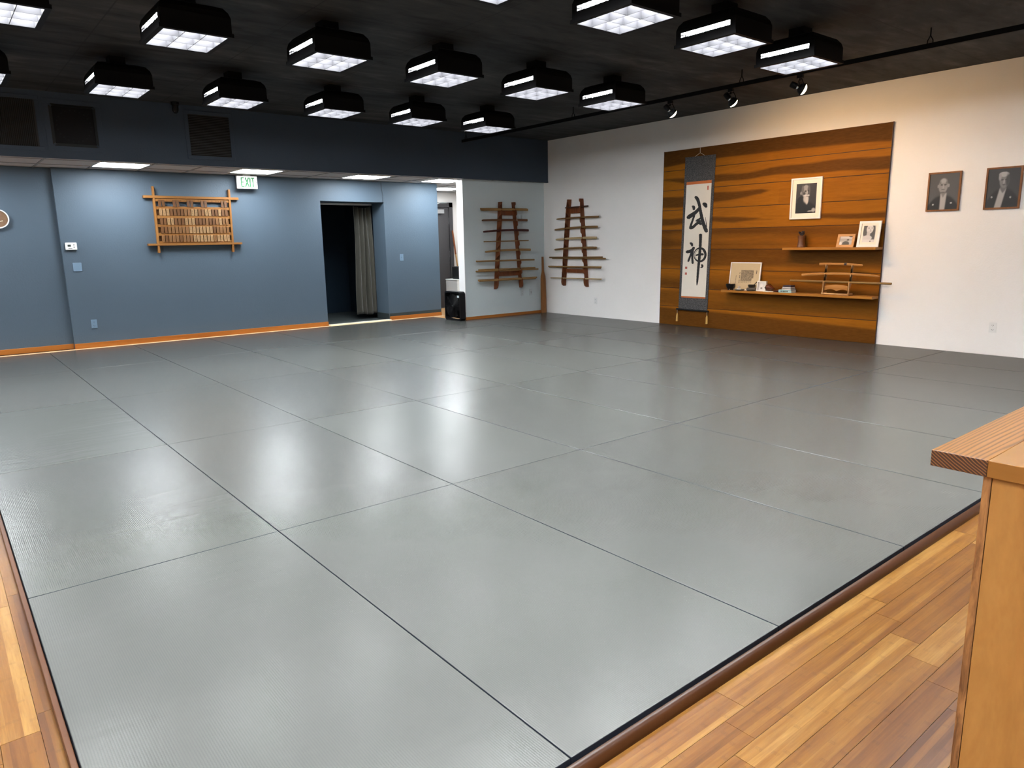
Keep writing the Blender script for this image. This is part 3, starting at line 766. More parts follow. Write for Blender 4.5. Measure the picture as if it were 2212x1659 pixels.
for r in range(5):
    cnt = 0
    for i, chh in enumerate(pat[r]):
        if chh == '.': continue
        x = 2.578 + (3.487-2.578)*i/19
        if chh not in proto:
            o = mesh_obj('name_tag', B().box((-.0185, -.005, -.048), (.0185, .005, .048)), 'tag_' + chh, origin=(0, 0, 0), bevel=.0015); proto[chh] = o
        else: o = proto[chh].copy(); COL.objects.link(o)
        o.location = (x, 9.9845, rowz[r]); o.rotation_euler = (0, random.uniform(-.03, .03), 0)
        nr = ['top', 'second', 'third', 'fourth', 'bottom'][r]
        setp(o, '%s wooden name tag, %s from the left in the %s row of the board' % (tone[chh], ORD[cnt], nr), 'name tag', 'wooden name tags on the board')
        cnt += 1

# ------------------------------------------------------------------ doorway curtain
t = thing('curtain_rod', 'white curtain rod across the top of the dark doorway', 'curtain rod', (5.6, 10.52, 2.0))
mesh_obj('rod', B().box((4.6, 10.505, 1.995), (6.20, 10.535, 2.028)), 'white_plastic', parent=t, bevel=.004)
cv = bmesh.new(); nu, nv = 90, 40; vs = []
for j in range(nv+1):
    v = j/nv; row = []
    for i in range(nu+1):
        u = i/nu
        left = 5.855 - .02*v + .015*math.sin(v*5); right = 6.19 + .085*v + .02*math.sin(v*3+1)*v
        x = left + (right-left)*u
        amp = .030*(1-.45*v) + .012
        y = 10.52 + amp*math.sin(u*2*PI*4.3 + 1.2*math.sin(v*2.2)) + .018*math.sin(u*2*PI*2.1 + v*2.0) + .01*math.sin(u*31+v*3)*(1-v)
        z = 1.985 - .035*math.sin(PI*u)*(1-v) - v*(1.90 - .012*math.sin(u*9)) 
        row.append(cv.verts.new((x, y, z)))
    vs.append(row)
for j in range(nv):
    for i in range(nu): cv.faces.new((vs[j][i], vs[j][i+1], vs[j+1][i+1], vs[j+1][i]))
m = MB(); m.bm.free(); m.bm = cv
c = solo('curtain', m, 'curtain', 'olive grey curtain pulled to the right side of the dark doorway', 'curtain', smooth=True)
md = c.modifiers.new('sol', 'SOLIDIFY'); md.thickness = .003

# ------------------------------------------------------------------ box fan and corridor clutter
fo = Vector((6.885, 9.10, 0.0))
t = thing('box_fan', 'black box fan standing on the floor at the end of the pale blue wall', 'fan', fo)
# local: width along u, thickness along n; leaning against the wall end
du = Vector((.0, -1, 0)).normalized(); dn = Vector((du.y, -du.x, 0))   # dn points to -x side
fm = Matrix(((du.x, dn.x, 0, 7.010), (du.y, dn.y, 0, 9.105), (0, 0, 1, 0), (0, 0, 0, 1)))
def rrect(w0, w1, h0, h1, r, n=5):
    pts = []
    for cx, cz, a0 in ((w1-r, h1-r, 0), (w0+r, h1-r, PI/2), (w0+r, h0+r, PI), (w1-r, h0+r, 1.5*PI)):
        for k in range(n+1): a = a0+PI/2*k/n; pts.append((cx+r*math.cos(a), cz+r*math.sin(a)))
    return pts
sh = B(); P = rrect(-.235, .235, .0, .50, .05); Q = rrect(-.212, .212, .023, .477, .04)
n = len(P)
for ya, yb_ in ((0, .11),):
    o1 = [sh.bm.verts.new((p[0], ya, p[1])) for p in P]; o2 = [sh.bm.verts.new((p[0], yb_, p[1])) for p in P]
    i1 = [sh.bm.verts.new((p[0], ya, p[1])) for p in Q]; i2 = [sh.bm.verts.new((p[0], yb_, p[1])) for p in Q]
    for k in range(n):
        k2 = (k+1) % n
        sh.bm.faces.new((o1[k], o1[k2], o2[k2], o2[k])); sh.bm.faces.new((i1[k], i2[k], i2[k2], i1[k2]))
        sh.bm.faces.new((o1[k], i1[k], i1[k2], o1[k2])); sh.bm.faces.new((o2[k], o2[k2], i2[k2], i2[k]))
sh.xf(fm); mesh_obj('shell', sh, 'black_plastic', parent=t)
gr = B()
for k in range(1, 21):
    r = .01*k
    gr.tube([(r*math.cos(a*2*PI/28), .106, .25+r*math.sin(a*2*PI/28)) for a in range(29)], .0018, 5, caps=False)
for a in range(8): gr.tube([(.0, .104, .25), (.225*math.cos(a*PI/4), .104, .25+.225*math.sin(a*PI/4))], .0025, 5)
gr.xf(fm); mesh_obj('grille', gr, 'black_plastic', parent=t)
bl = B()
for k in range(5):
    a = k*2*PI/5
    pts = []
    for rr, da, yy in ((.04, -.25, .04), (.2, -.45, .03), (.2, .35, .075), (.04, .25, .065)):
        pts.append(Vector((rr*math.cos(a+da), yy, .25+rr*math.sin(a+da))))
    bl.prism(pts, (0, .003, 0))
bl.xf(fm); mesh_obj('blades', bl, 'black_plastic', parent=t)
mesh_obj('hub_badge', B().box((-.02, .106, .243), (.03, .110, .258)).xf(fm), 'chrome', parent=t)
mesh_obj('back_panel', B().box((-.212, .004, .03), (.212, .008, .47)).xf(fm), 'black_plastic', parent=t)
setp(mesh_obj('sticker', B().box((.150, .1095, .40), (.205, .1112, .435)).xf(fm), 'pale_plate', parent=t), 'small pale sticker')
t = thing('broom', 'wooden broom handle leaning against the corridor wall by the grey door', 'broom', (8.86, 11.61, ZF))
mesh_obj('handle', B().tube([(8.875, 11.60, ZF+.005), (8.83, 11.63, .56), (8.745, 11.70, 1.55)], .016, 10), 'broom', parent=t, smooth=True)
mesh_obj('grip', B().tube([(8.785, 11.667, 1.08), (8.742, 11.70, 1.58)], .019, 10), 'rack_wood', parent=t, smooth=True)
t = thing('storage_box', 'white box standing in the corridor behind the black fan', 'box', (8.2, 10.75, ZF))
mesh_obj('body', B().box((8.025, 10.55, ZF), (8.36, 10.95, .585)), 'white_plastic', parent=t, bevel=.006)
mesh_obj('lid', B().box((8.02, 10.545, .586), (8.365, 10.955, .608)), 'white_plastic', parent=t, bevel=.004)
solo('black_bag', B().box((8.105, 10.6, .609), (8.3, 10.85, .86)), 'black_plastic', 'narrow black bag standing on the white corridor box', 'bag', bevel=.02)

# ------------------------------------------------------------------ weapon racks
def rack(plane, wall, L0, L1, R0, R1, zt, zb, zs, crosses, label):
    """L0/L1: left post coordinate at top / bottom (along the wall); depth measured out from wall"""
    P = (lambda a, d, z: Vector((a, wall-.0015-d, z))) if plane == 'Y' else (lambda a, d, z: Vector((wall-.0015-d, a, z)))
    t = thing('weapon_rack', label, 'weapon rack', P((L1+R1)/2, 0, zb), 'stepped wooden weapon racks')
    prof = [(.0, zt), (.088, zt), (.088, zs[0]+.095)]
    for i, z in enumerate(zs):
        prof += [(.030, z+.040), (.030, z-.017), (.088, z-.017), (.096, z-.004), (.10, z-.02)]
        nz = zs[i+1] if i+1 < len(zs) else None
        if nz is not None: prof += [(.100, nz+.105)]
    prof += [(.10, zb+.07), (.085, zb+.025), (.05, zb), (.0, zb)]
    for a0, a1 in ((L0, L1), (R0, R1)):
        m = B(); A = lambda z: a0+(a1-a0)*(zt-z)/(zt-zb)
        v0 = [m.bm.verts.new(P(A(z)-.013, d, z)) for d, z in prof]; v1 = [m.bm.verts.new(P(A(z)+.013, d, z)) for d, z in prof]
        n = len(prof); m.bm.faces.new(v0); m.bm.faces.new(v1[::-1])
        for i in range(n): m.bm.faces.new((v0[i], v0[(i+1) % n], v1[(i+1) % n], v1[i]))
        bmesh.ops.triangulate(m.bm, faces=[f for f in m.bm.faces if len(f.verts) > 4])
        mesh_obj('rack_post', m, 'rack_wood', parent=t)
    for z0, z1 in crosses:
        zm = (z0+z1)/2; f = (zt-zm)/(zt-zb); a0, a1 = L0+(L1-L0)*f, R0+(R1-R0)*f
        if a0 > a1: a0, a1 = a1, a0
        p, q = P(a0, .012, z0), P(a1, .036, z1)
        mesh_obj('cross_board', B().box(tuple(min(p[i], q[i]) for i in range(3)), tuple(max(p[i], q[i]) for i in range(3))), 'rack_wood', parent=t, bevel=.002)
    return P
z1s = [1.878, 1.697, 1.512, 1.339, 1.163, .997, .836, .668]
PA = rack('Y', YW, 7.872, 7.736, 8.172, 8.325, 2.013, .497, z1s, [(1.785, 1.865), (.722, .806)], 'stepped red-brown wooden weapon rack on the pale blue wall')
z2s = [1.903, 1.714, 1.536, 1.357, 1.186, 1.020, .862, .665]
PB = rack('X', XW, 8.258, 8.408, 7.961, 7.820, 2.038, .520, z2s, [(1.795, 1.905), (.76, .825)], 'stepped red-brown wooden weapon rack on the white wall')

def staff(P, a0, a1, z0, z1, d, r, mat, label, group, sag=0, kind='jo'):
    r *= 1.12; n = 34; pts = []; rad = []
    for i in range(n+1):
        u = i/n; z = z0+(z1-z0)*u + sag*4*u*(1-u)
        pts.append(P(a0+(a1-a0)*u, d, z))
        rr = r
        if kind == 'bokken':        # blade end at a0, handle at a1
            rr = r*(.86+.14*min(1, u/.4)) if u < .72 else r*1.12
            if u < .03: rr *= .6+.4*u/.03
        rad.append(rr)
    m = B().tube(pts, rad, 10, squash=.72 if kind == 'bokken' else None)
    return solo('wooden_sword' if kind == 'bokken' else 'wooden_staff', m, mat, label, 'wooden sword' if kind == 'bokken' else 'staff', group, smooth=True)
g1, g2 = 'wooden weapons on the pale wall rack', 'wooden weapons on the white wall rack'
staff(PA, 7.418, 8.476, 1.866, 1.884, .075, .016, 'tan_x', 'tan wooden sword on the top pegs of the pale wall rack', g1, .006, 'bokken')
staff(PA, 7.425, 8.465, 1.888, 1.895, .060, .013, 'tan_x', 'tan staff lying behind the sword on the top pegs of the pale wall rack', g1)
o = staff(PA, 7.439, 8.461, 1.693, 1.700, .074, .018, 'brown_x', 'dark brown wooden sword with pale hand guard, second from top on the pale wall rack', g1, .008, 'bokken')
mesh_obj('hand_guard', B().tube([PA(8.197, .074, 1.702), PA(8.206, .074, 1.702)], .030, 16), 'cream_strip', parent=o)
staff(PA, 7.460, 8.487, 1.500, 1.520, .074, .017, 'maroon_x', 'curved maroon wooden sword, third from top on the pale wall rack', g1, .016, 'bokken')
staff(PA, 7.474, 8.489, 1.333, 1.341, .070, .009, 'tan_x', 'thin tan staff, fourth from top on the pale wall rack', g1)
staff(PA, 7.489, 8.530, 1.158, 1.174, .074, .017, 'tan_x', 'curved tan wooden sword, fifth from top on the pale wall rack', g1, .014, 'bokken')
staff(PA, 7.298, 8.620, 1.002, .992, .072, .0135, 'tan_x', 'long tan staff, sixth from top on the pale wall rack', g1)
staff(PA, 7.353, 8.652, .851, .845, .058, .0125, 'tan_x', 'tan staff lying behind another on the seventh pegs of the pale wall rack', g1)
staff(PA, 7.279, 8.705, .829, .820, .082, .0125, 'tan_x', 'long tan staff in front on the seventh pegs of the pale wall rack', g1)
staff(PA, 7.341, 8.690, .673, .668, .058, .0135, 'tan_x', 'tan staff behind on the lowest pegs of the pale wall rack', g1)
staff(PA, 7.335, 8.640, .661, .652, .083, .0135, 'tan_x', 'tan staff in front on the lowest pegs of the pale wall rack', g1)
staff(PB, 8.328, 7.768, 1.897, 1.903, .07, .011, 'brown_y', 'short dark staff across the top of the white wall rack', g2)
staff(PB, 8.561, 7.512, 1.708, 1.714, .072, .014, 'tan_dark_y', 'tan wooden sword, second from top on the white wall rack', g2, .008, 'bokken')
o = staff(PB, 8.611, 7.541, 1.520, 1.548, .074, .0165, 'tan_dark_y', 'curved tan wooden sword with small hand guard, third from top on the white wall rack', g2, .014, 'bokken')
mesh_obj('hand_guard', B().tube([PB(7.835, .074, 1.548), PB(7.826, .074, 1.548)], .028, 16), 'tan_y', parent=o)
staff(PB, 8.581, 7.555, 1.345, 1.365, .074, .017, 'pale_y', 'pale curved wooden sword, fourth from top on the white wall rack', g2, .012, 'bokken')
staff(PB, 8.617, 7.561, 1.168, 1.196, .074, .017, 'tan_dark_y', 'curved wooden sword, fifth from top on the white wall rack', g2, .014, 'bokken')
staff(PB, 8.741, 7.409, 1.028, 1.040, .082, .013, 'tan_dark_y', 'dark tipped staff in front on the sixth pegs of the white wall rack', g2)
staff(PB, 8.692, 7.360, 1.013, 1.016, .057, .0115, 'tan_y', 'tan staff behind on the sixth pegs of the white wall rack', g2)
staff(PB, 8.769, 7.437, .864, .872, .083, .013, 'tan_y', 'tan staff in front on the seventh pegs of the white wall rack', g2)
staff(PB, 8.781, 7.467, .856, .858, .057, .0125, 'tan_dark_y', 'brown staff behind on the seventh pegs of the white wall rack', g2)
staff(PB, 8.727, 7.435, .656, .668, .070, .0105, 'pale_y', 'thin pale staff on the lowest pegs of the white wall rack', g2)
# paddle-shaped heavy training sword standing in the corner
pd = B(); prof = [(.0, .055, .03), (.30, .054, .030), (.62, .050, .029), (.68, .046, .026), (.74, .030, .019), (.78, .022, .017), (1.04, .019, .016)]
rings = []
for s_, hw, hd in prof:
    z = s_; cx, cy = 8.865-.028*s_, 8.945-.010*s_ - .015
    rings.append([pd.bm.verts.new((cx+hw*sx_, cy+hd*sy_, z)) for sx_, sy_ in ((-1, -.6), (-.6, -1), (.6, -1), (1, -.6), (1, .6), (.6, 1), (-.6, 1), (-1, .6))])
for i in range(len(rings)-1):
    for k in range(8): pd.bm.faces.new((rings[i][k], rings[i][(k+1) % 8], rings[i+1][(k+1) % 8], rings[i+1][k]))
pd.bm.faces.new(rings[0][::-1]); pd.bm.faces.new(rings[-1])
solo('training_paddle', pd, 'paddle', 'brown oar-shaped wooden training sword standing in the corner between the racks', 'wooden sword', smooth=True)

# ------------------------------------------------------------------ teak wall panel
XP = 8.910
seams = [2.632, 2.338, 2.050, 1.753, 1.458, 1.166, .868, .576, .290, -.002]
def lerp(pts, u):
    for (a, x), (b, y) in zip(pts, pts[1:]):
        if u <= b: return x+(y-x)*(u-a)/(b-a)
    return pts[-1][1]
def sm(x, e=.09): return 1/(1+math.exp(max(-40, min(40, -x/e*3))))
def heart(k, u, v):
    w = .04*math.sin(u*9+k*2)+.03*math.sin(u*23+k)
    band = lambda c, hw: sm(hw-abs(v-c-w), .07)
    if k == 0: return sm(v-lerp([(0, .22), (.2, .36), (.5, .43), (.8, .36), (1, .27)], u)-.3*w, .07)*(.95-.25*u) + .10
    if k == 1: return band(lerp([(0, .5), (.2, .42), (.5, .45), (1, .5)], u), lerp([(0, .02), (.12, .12), (.25, .17), (.5, .15), (.8, .25), (1, .27)], u))*.72 + .10*(u < .12)
    if k == 2: return band(lerp([(0, .42), (.3, .5), (.55, .62), (1, .6)], u), lerp([(0, .27), (.3, .22), (.5, .10), (.56, -.05), (1, -.2)], u))*.7 + (.16 if u > .58 else .05)
    if k == 3: return band(lerp([(0, .42), (.3, .45), (.5, .40), (.75, .38), (1, .32)], u), lerp([(0, .17), (.25, .11), (.38, .15), (.5, .03), (.6, -.02), (.72, .10), (1, .13)], u))*.62 + .0
    if k == 4: return .40 + .10*math.sin(v*7+u*3) - .18*sm(.16-v, .05) + .16*sm(.06-u, .03)
    if k == 5: return .38 + .14*sm(v-.35, .2) - .2*sm(.2-v, .05)
    if k == 6: return .38 - .24*sm(v-.8, .06) + .14*math.sin(v*6+u*2)
    if k == 7: return .38 - .18*sm(v-.86, .05) + .08*math.sin(u*5+v*4)
    return .62 - .5*sm(v-lerp([(0, .9), (.3, .86), (.6, .80), (1, .62)], u), .06)
bm = bmesh.new(); cl = bm.loops.layers.float_color.new('heart')
for k in range(9):
    z1, z0 = seams[k]-.004, seams[k+1]+.004
    NU, NV = 120, 14; g = []
    for j in range(NV+1):
        g.append([])
        for i in range(NU+1):
            u, v = i/NU, j/NV
            yl = lerp([(0, 6.195), (1, 6.175)], (z0+(z1-z0)*v)/2.63); yr = lerp([(0, 2.808), (1, 2.800)], (z0+(z1-z0)*v)/2.63)
            g[-1].append((bm.verts.new((XP, yl+(yr-yl)*u, z0+(z1-z0)*v)), u, v))
    for j in range(NV):
        for i in range(NU):
            q = (g[j][i], g[j][i+1], g[j+1][i+1], g[j+1][i]); f = bm.faces.new([a[0] for a in q])
            for l, a in zip(f.loops, q):
                hh = min(1, max(0, heart(k, a[1], a[2]))); l[cl] = (hh, hh, hh, 1)
    # bevel edges of the plank
    for (j, s_) in ((0, -1), (NV, 1)):
        for i in range(NU):
            a, b = g[j][i][0], g[j][i+1][0]
            e = [bm.verts.new((XP+.012, p.co.y, p.co.z+.001*s_)) for p in (b, a)]
            f = bm.faces.new((a, b, e[0], e[1]))
            for l in f.loops: l[cl] = (.7, .7, .7, 1)
m = MB(); m.bm.free(); m.bm = bm
t = thing('wood_wall_panel', 'large teak plank panel standing against the white wall behind the shelves', 'wall panel', (XP, 4.5, 0))
po = mesh_obj('planks', m, 'teak', parent=t)
bk = B().prism([(XP+.010, 6.196, .001), (XP+.010, 2.807, .001), (XP+.010, 2.799, 2.630), (XP+.010, 6.176, 2.630)], (XW-.001-XP-.010, 0, 0))
mesh_obj('backing_board', bk, 'brown_y', parent=t)
ed = B().prism([(XP-.001, 2.8075, .001), (XP-.001, 2.7995, 2.632), (XW-.001, 2.7995, 2.632), (XW-.001, 2.8075, .001)], (0, -.004, 0)).prism([(XP-.001, 6.195, .001), (XP-.001, 6.175, 2.632), (XW-.001, 6.175, 2.632), (XW-.001, 6.195, .001)], (0, .004, 0))
setp(mesh_obj('edge_strip', ed, 'brown_y', parent=t), 'dark edge strips')
# shelves
US, LS = 1.187, .594
solo('upper_shelf', B().box((8.720, 2.803, US-.032), (XP-.0005, 4.015, US)), 'shelf_wood', 'short upper wooden shelf on the teak panel', 'shelf', bevel=.002)
solo('lower_shelf', B().box((8.738, 2.806, LS-.031), (XP-.0005, 4.950, LS)), 'shelf_wood', 'long lower wooden shelf on the teak panel', 'shelf', bevel=.002)

# ------------------------------------------------------------------ hanging scroll
XS = 8.902
def yy(y, z): return y + .0235*(2.5-z)
def qp(mb, y0, y1, z0, z1, x, d=.002):
    mb.prism([(x, yy(y0, z0), z0), (x, yy(y1, z0), z0), (x, yy(y1, z1), z1), (x, yy(y0, z1), z1)], (d, 0, 0)); return mb
t = thing('hanging_scroll', 'tall hanging scroll with two large black brush characters on the teak panel', 'scroll', (XS, 5.52, .06))
mesh_obj('brocade_mount', qp(B(), 5.236, 5.770, .262, 2.500, XS, .004), 'brocade', parent=t)
ppr = mesh_obj('paper', qp(B(), 5.282, 5.727, .458, 2.112, XS-.0012, .0015), 'paper', parent=t)
for z0, z1 in ((2.112, 2.153), (.436, .458)): setp(mesh_obj('silk_band', qp(B(), 5.282, 5.727, z0, z1, XS-.0013, .0016), 'orange_silk', parent=t), 'orange silk band')
mesh_obj('top_bar', B().tube([(XS, 5.772, 2.503), (XS, 5.234, 2.497)], .008, 8), 'brocade', parent=t)
mesh_obj('bottom_rod', B().tube([(XS-.008, 5.853, .253), (XS-.008, 5.262, .250)], .013, 12), 'black_plastic', parent=t)
mesh_obj('hanging_cord', B().tube([(XS, 5.509, 2.628), (XS, 5.508, 2.553)], .0035, 6).tube([(XS, 5.60, 2.503), (XS, 5.508, 2.553), (XS, 5.41, 2.500)], .0028, 6), 'cord', parent=t)
for y in (5.835, 5.283):
    ts = mesh_obj('weight_tassel', B().lathe([(.001, .005), (.018, .005), (.0185, .02), (.016, .10), (.008, .13), (.001, .132)], (XS-.01, y, .058), 14), 'tassel', parent=t, smooth=True)
    mesh_obj('tassel_cord', B().tube([(XS-.01, y, .19), (XS-.01, y, .25)], .003, 6), 'cord', parent=ts)
# brush strokes
def catmull(P, n=9):
    Q = [P[0]] + list(P) + [P[-1]]; out = []
    for i in range(1, len(Q)-2):
        for k in range(n):
            s_ = k/n; a, b, c, d = Q[i-1], Q[i], Q[i+1], Q[i+2]
            out.append(tuple(.5*((2*b[j]) + (-a[j]+c[j])*s_ + (2*a[j]-5*b[j]+4*c[j]-d[j])*s_*s_ + (-a[j]+3*b[j]-3*c[j]+d[j])*s_**3) for j in range(3)))
    out.append(tuple(P[-1])); return out
nst = [0]
def stroke(mb, P):
    """P: list of (y, z, width); flat brush ribbon with rounded ends"""
    pts = catmull(P); nst[0] += 1; x = XS-.0016-.00015*nst[0]; L = []; Rr = []
    for i, (y, z, w) in enumerate(pts):
        y0, z0 = pts[max(i-1, 0)][:2]; y1, z1 = pts[min(i+1, len(pts)-1)][:2]
        l = math.hypot(y1-y0, z1-z0) or 1; ny, nz = -(z1-z0)/l, (y1-y0)/l
        jt = 1 + .07*math.sin(i*2.3+nst[0])
        L.append((y+ny*w/2*jt, z+nz*w/2*jt)); Rr.append((y-ny*w/2*jt, z-nz*w/2*jt))
    def cap(p, q, sgn):
        cy, cz = (p[0]+q[0])/2, (p[1]+q[1])/2; r = math.hypot(p[0]-cy, p[1]-cz); a0 = math.atan2(p[1]-cz, p[0]-cy)
        return [(cy+r*math.cos(a0+sgn*PI*k/7), cz+r*.8*math.sin(a0+sgn*PI*k/7)) for k in range(8)]
    vl = [mb.bm.verts.new((x, a, b)) for a, b in L]; vr = [mb.bm.verts.new((x, a, b)) for a, b in Rr]
    for i in range(len(vl)-1): mb.bm.faces.new((vl[i], vl[i+1], vr[i+1], vr[i]))
    for p, q, s_ in ((L[0], Rr[0], 1), (L[-1], Rr[-1], -1)):
        mb.bm.faces.new([mb.bm.verts.new((x, a, b)) for a, b in cap(p, q, s_)])
c1 = B()
for P in ([(5.560, 1.925, .045), (5.525, 1.89, .055), (5.488, 1.80, .050), (5.462, 1.70, .052), (5.425, 1.58, .058), (5.385, 1.49, .062), (5.352, 1.432, .062)],
          [(5.415, 1.822, .045), (5.385, 1.805, .062), (5.372, 1.785, .05)], [(5.610, 1.795, .035), (5.590, 1.78, .05), (5.588, 1.758, .045)],
          [(5.685, 1.640, .065), (5.625, 1.668, .062), (5.55, 1.71, .055), (5.49, 1.76, .05)],
          [(5.575, 1.665, .035), (5.600, 1.60, .035), (5.628, 1.53, .04), (5.640, 1.485, .05)], [(5.640, 1.482, .05), (5.590, 1.495, .046), (5.53, 1.54, .045), (5.46, 1.575, .045)],
          [(5.535, 1.583, .03), (5.495, 1.60, .03), (5.46, 1.62, .03)], [(5.510, 1.60, .03), (5.49, 1.56, .04), (5.45, 1.535, .04)],
          [(5.375, 1.63, .006), (5.362, 1.56, .010), (5.350, 1.49, .016)]): stroke(c1, P)
mesh_obj('brush_character', c1, 'ink', parent=ppr)
c2 = B()
for P in ([(5.632, 1.258, .028), (5.605, 1.243, .042), (5.598, 1.222, .036)], [(5.692, 1.128, .045), (5.64, 1.135, .045), (5.59, 1.16, .045), (5.568, 1.185, .05)],
          [(5.600, 1.13, .035), (5.628, 1.06, .035), (5.658, .992, .035)], [(5.578, 1.165, .035), (5.588, 1.06, .036), (5.578, .965, .042)],
          [(5.452, 1.372, .055), (5.450, 1.30, .050), (5.452, 1.15, .050), (5.462, 1.00, .048), (5.474, .85, .044), (5.482, .70, .036), (5.488, .635, .014)],
          [(5.455+.104*math.sin(a*2*PI/16+.5), 1.085+.098*math.cos(a*2*PI/16+.5), .012+.014*(1+math.sin(a*2*PI/16+3.6))) for a in range(17)],
          [(5.455+.086*math.sin(a*2*PI/16+.5), 1.080+.082*math.cos(a*2*PI/16+.5), .006) for a in range(14)],
          [(5.520, 1.078, .022), (5.46, 1.09, .03), (5.400, 1.092, .034)], [(5.412, .935, .03), (5.398, .922, .036), (5.405, .905, .026), (5.430, .898, .010)]): stroke(c2, P)
mesh_obj('brush_character', c2, 'ink', parent=ppr)
for y0, y1, z0, z1 in ((5.677, 5.717, .872, .905), (5.679, 5.717, .784, .818), (5.338, 5.362, 2.018, 2.076)):
    mesh_obj('red_seal', B().prism([(XS-.0016, y0, z0), (XS-.0016, y1, z0), (XS-.0016, y1, z1), (XS-.0016, y0, z1)], (.0006, 0, 0)), 'seal_red', parent=ppr)

# ------------------------------------------------------------------ pictures
def pic_mesh(mb_y0, mb_y1, z0, z1, x, fn, nx, nz, tilt=0):
    """fn(u,v)->rgb linear; u from left (high Y) to right (low Y), v from bottom to top"""
    bm = bmesh.new(); cl = bm.loops.layers.float_color.new('pic'); g = []
    for j in range(nz+1):
        g.append([bm.verts.new((x + tilt*(j/nz)*(z1-z0), mb_y0+(mb_y1-mb_y0)*i/nx, z0+(z1-z0)*j/nz)) for i in range(nx+1)])
    for j in range(nz):
        for i in range(nx):
            f = bm.faces.new((g[j][i], g[j][i+1], g[j+1][i+1], g[j+1][i]))
            for l, (a, b) in zip(f.loops, ((i, j), (i+1, j), (i+1, j+1), (i, j+1))):
                l[cl] = (*fn(a/nx, b/nz), 1)
    m = MB(); m.bm.free(); m.bm = bm; return m
def ell(u, v, cx, cy, rx, ry, e=.09):
    d = math.sqrt(((u-cx)/rx)**2+((v-cy)/ry)**2); return sm(1-d, e)
def mixc(a, b, t): return tuple(x+(y-x)*t for x, y in zip(a, b))
G = lambda v: (.98*v**1.08, .945*v**1.08, .935*v**1.08)
def elder(u, v):
    c = G(.035+.02*(1-u)*v)
    c = mixc(c, G(.012), sm(.44-.55*abs(u-.42)**1.6-v+.03*(u < .5), .05))            # dark robe
    c = mixc(c, G(.012), ell(u, v, .36, .43, .30, .16))
    c = mixc(c, G(.30), ell(u, v, .475, .735, .185, .215))                                   # head
    c = mixc(c, G(.10), ell(u, v, .62, .74, .07, .20, .3)); c = mixc(c, G(.13), ell(u, v, .32, .80, .06, .14, .3))
    c = mixc(c, G(.26), ell(u, v, .245, .68, .04, .06))                                         # ear
    c = mixc(c, G(.05), ell(u, v, .46, .745, .055, .028)); c = mixc(c, G(.05), ell(u, v, .60, .75, .045, .028))
    c = mixc(c, G(.42), ell(u, v, .545, .70, .028, .06, .3)); c = mixc(c, G(.05), ell(u, v, .40, .66, .06, .06, .4))
    c = mixc(c, G(.50), ell(u, v, .50, .49, .12, .13, .3)); c = mixc(c, G(.55), ell(u, v, .55, .43, .07, .12, .3))
    c = mixc(c, G(.62), ell(u, v, .47, .60, .10, .022, .3)); c = mixc(c, G(.62), ell(u, v, .61, .60, .06, .022, .3)); c = mixc(c, G(.10), ell(u, v, .56, .575, .06, .014))
    c = mixc(c, G(.45), ell(u, v, .90, .10, .09, .065, .3)); c = mixc(c, G(.55), ell(u, v, .74, .065, .13, .014, .3)); return c
def robe(u, v, sh=.5):
    c = G(.10-.03*v)
    c = mixc(c, G(.010), sm(.40-1.5*abs(u-sh)**2.4-v, .05)); return c
def senior(u, v):
    c = robe(u, v, .5)
    c = mixc(c, G(.42), sm(.085+.04*v-abs(u-.49-.03*v), .02)*sm(.455-v, .03))
    c = mixc(c, G(.22), ell(u, v, .49, .44, .075, .14, .2)*sm(v-.33-1.5*abs(u-.49), .03))
    c = mixc(c, G(.27), ell(u, v, .47, .66, .155, .205))
    c = mixc(c, G(.17), ell(u, v, .365, .765, .030, .060, .3)); c = mixc(c, G(.15), ell(u, v, .580, .765, .030, .065, .3))
    c = mixc(c, G(.36), ell(u, v, .47, .80, .09, .06, .4)); c = mixc(c, G(.26), ell(u, v, .30, .655, .03, .045)); c = mixc(c, G(.28), ell(u, v, .65, .665, .035, .05))
    for x in (.415, .535): c = mixc(c, G(.07), ell(u, v, x, .69, .045, .018))
    c = mixc(c, G(.36), ell(u, v, .475, .635, .02, .06, .3)); c = mixc(c, G(.09), ell(u, v, .475, .56, .055, .013)); c = mixc(c, G(.13), ell(u, v, .47, .475, .10, .02, .4))
    for x, z in ((.17, .145), (.78, .175)): c = mixc(c, G(.42), ell(u, v, x, z, .032, .026))
    return c
def younger(u, v):
    c = mixc(G(.022), G(.06), 1-v)
    c = mixc(c, G(.010), sm(.50-1.5*abs(u-.52)**2.2-v, .05))
    c = mixc(c, G(.40), sm(.10-abs(u-.38-.24*v), .02)*sm(.50-v, .03)*1.0)
    c = mixc(c, G(.14), ell(u, v, .50, .50, .09, .13, .2)*sm(v-.36-1.2*abs(u-.5), .03))
    c = mixc(c, G(.20), ell(u, v, .52, .69, .15, .19))
    c = mixc(c, G(.40), ell(u, v, .49, .855, .155, .065)); c = mixc(c, G(.32), ell(u, v, .375, .79, .04, .09, .3))
    c = mixc(c, G(.05), ell(u, v, .62, .70, .06, .16, .4))
    for x in (.45, .575): c = mixc(c, G(.045), ell(u, v, x, .715, .04, .02))
    c = mixc(c, G(.34), ell(u, v, .505, .665, .022, .055, .3)); c = mixc(c, G(.06), ell(u, v, .51, .585, .05, .012))
    for x, z in ((.17, .275), (.755, .255)): c = mixc(c, G(.36), ell(u, v, x, z, .03, .025))
    return c
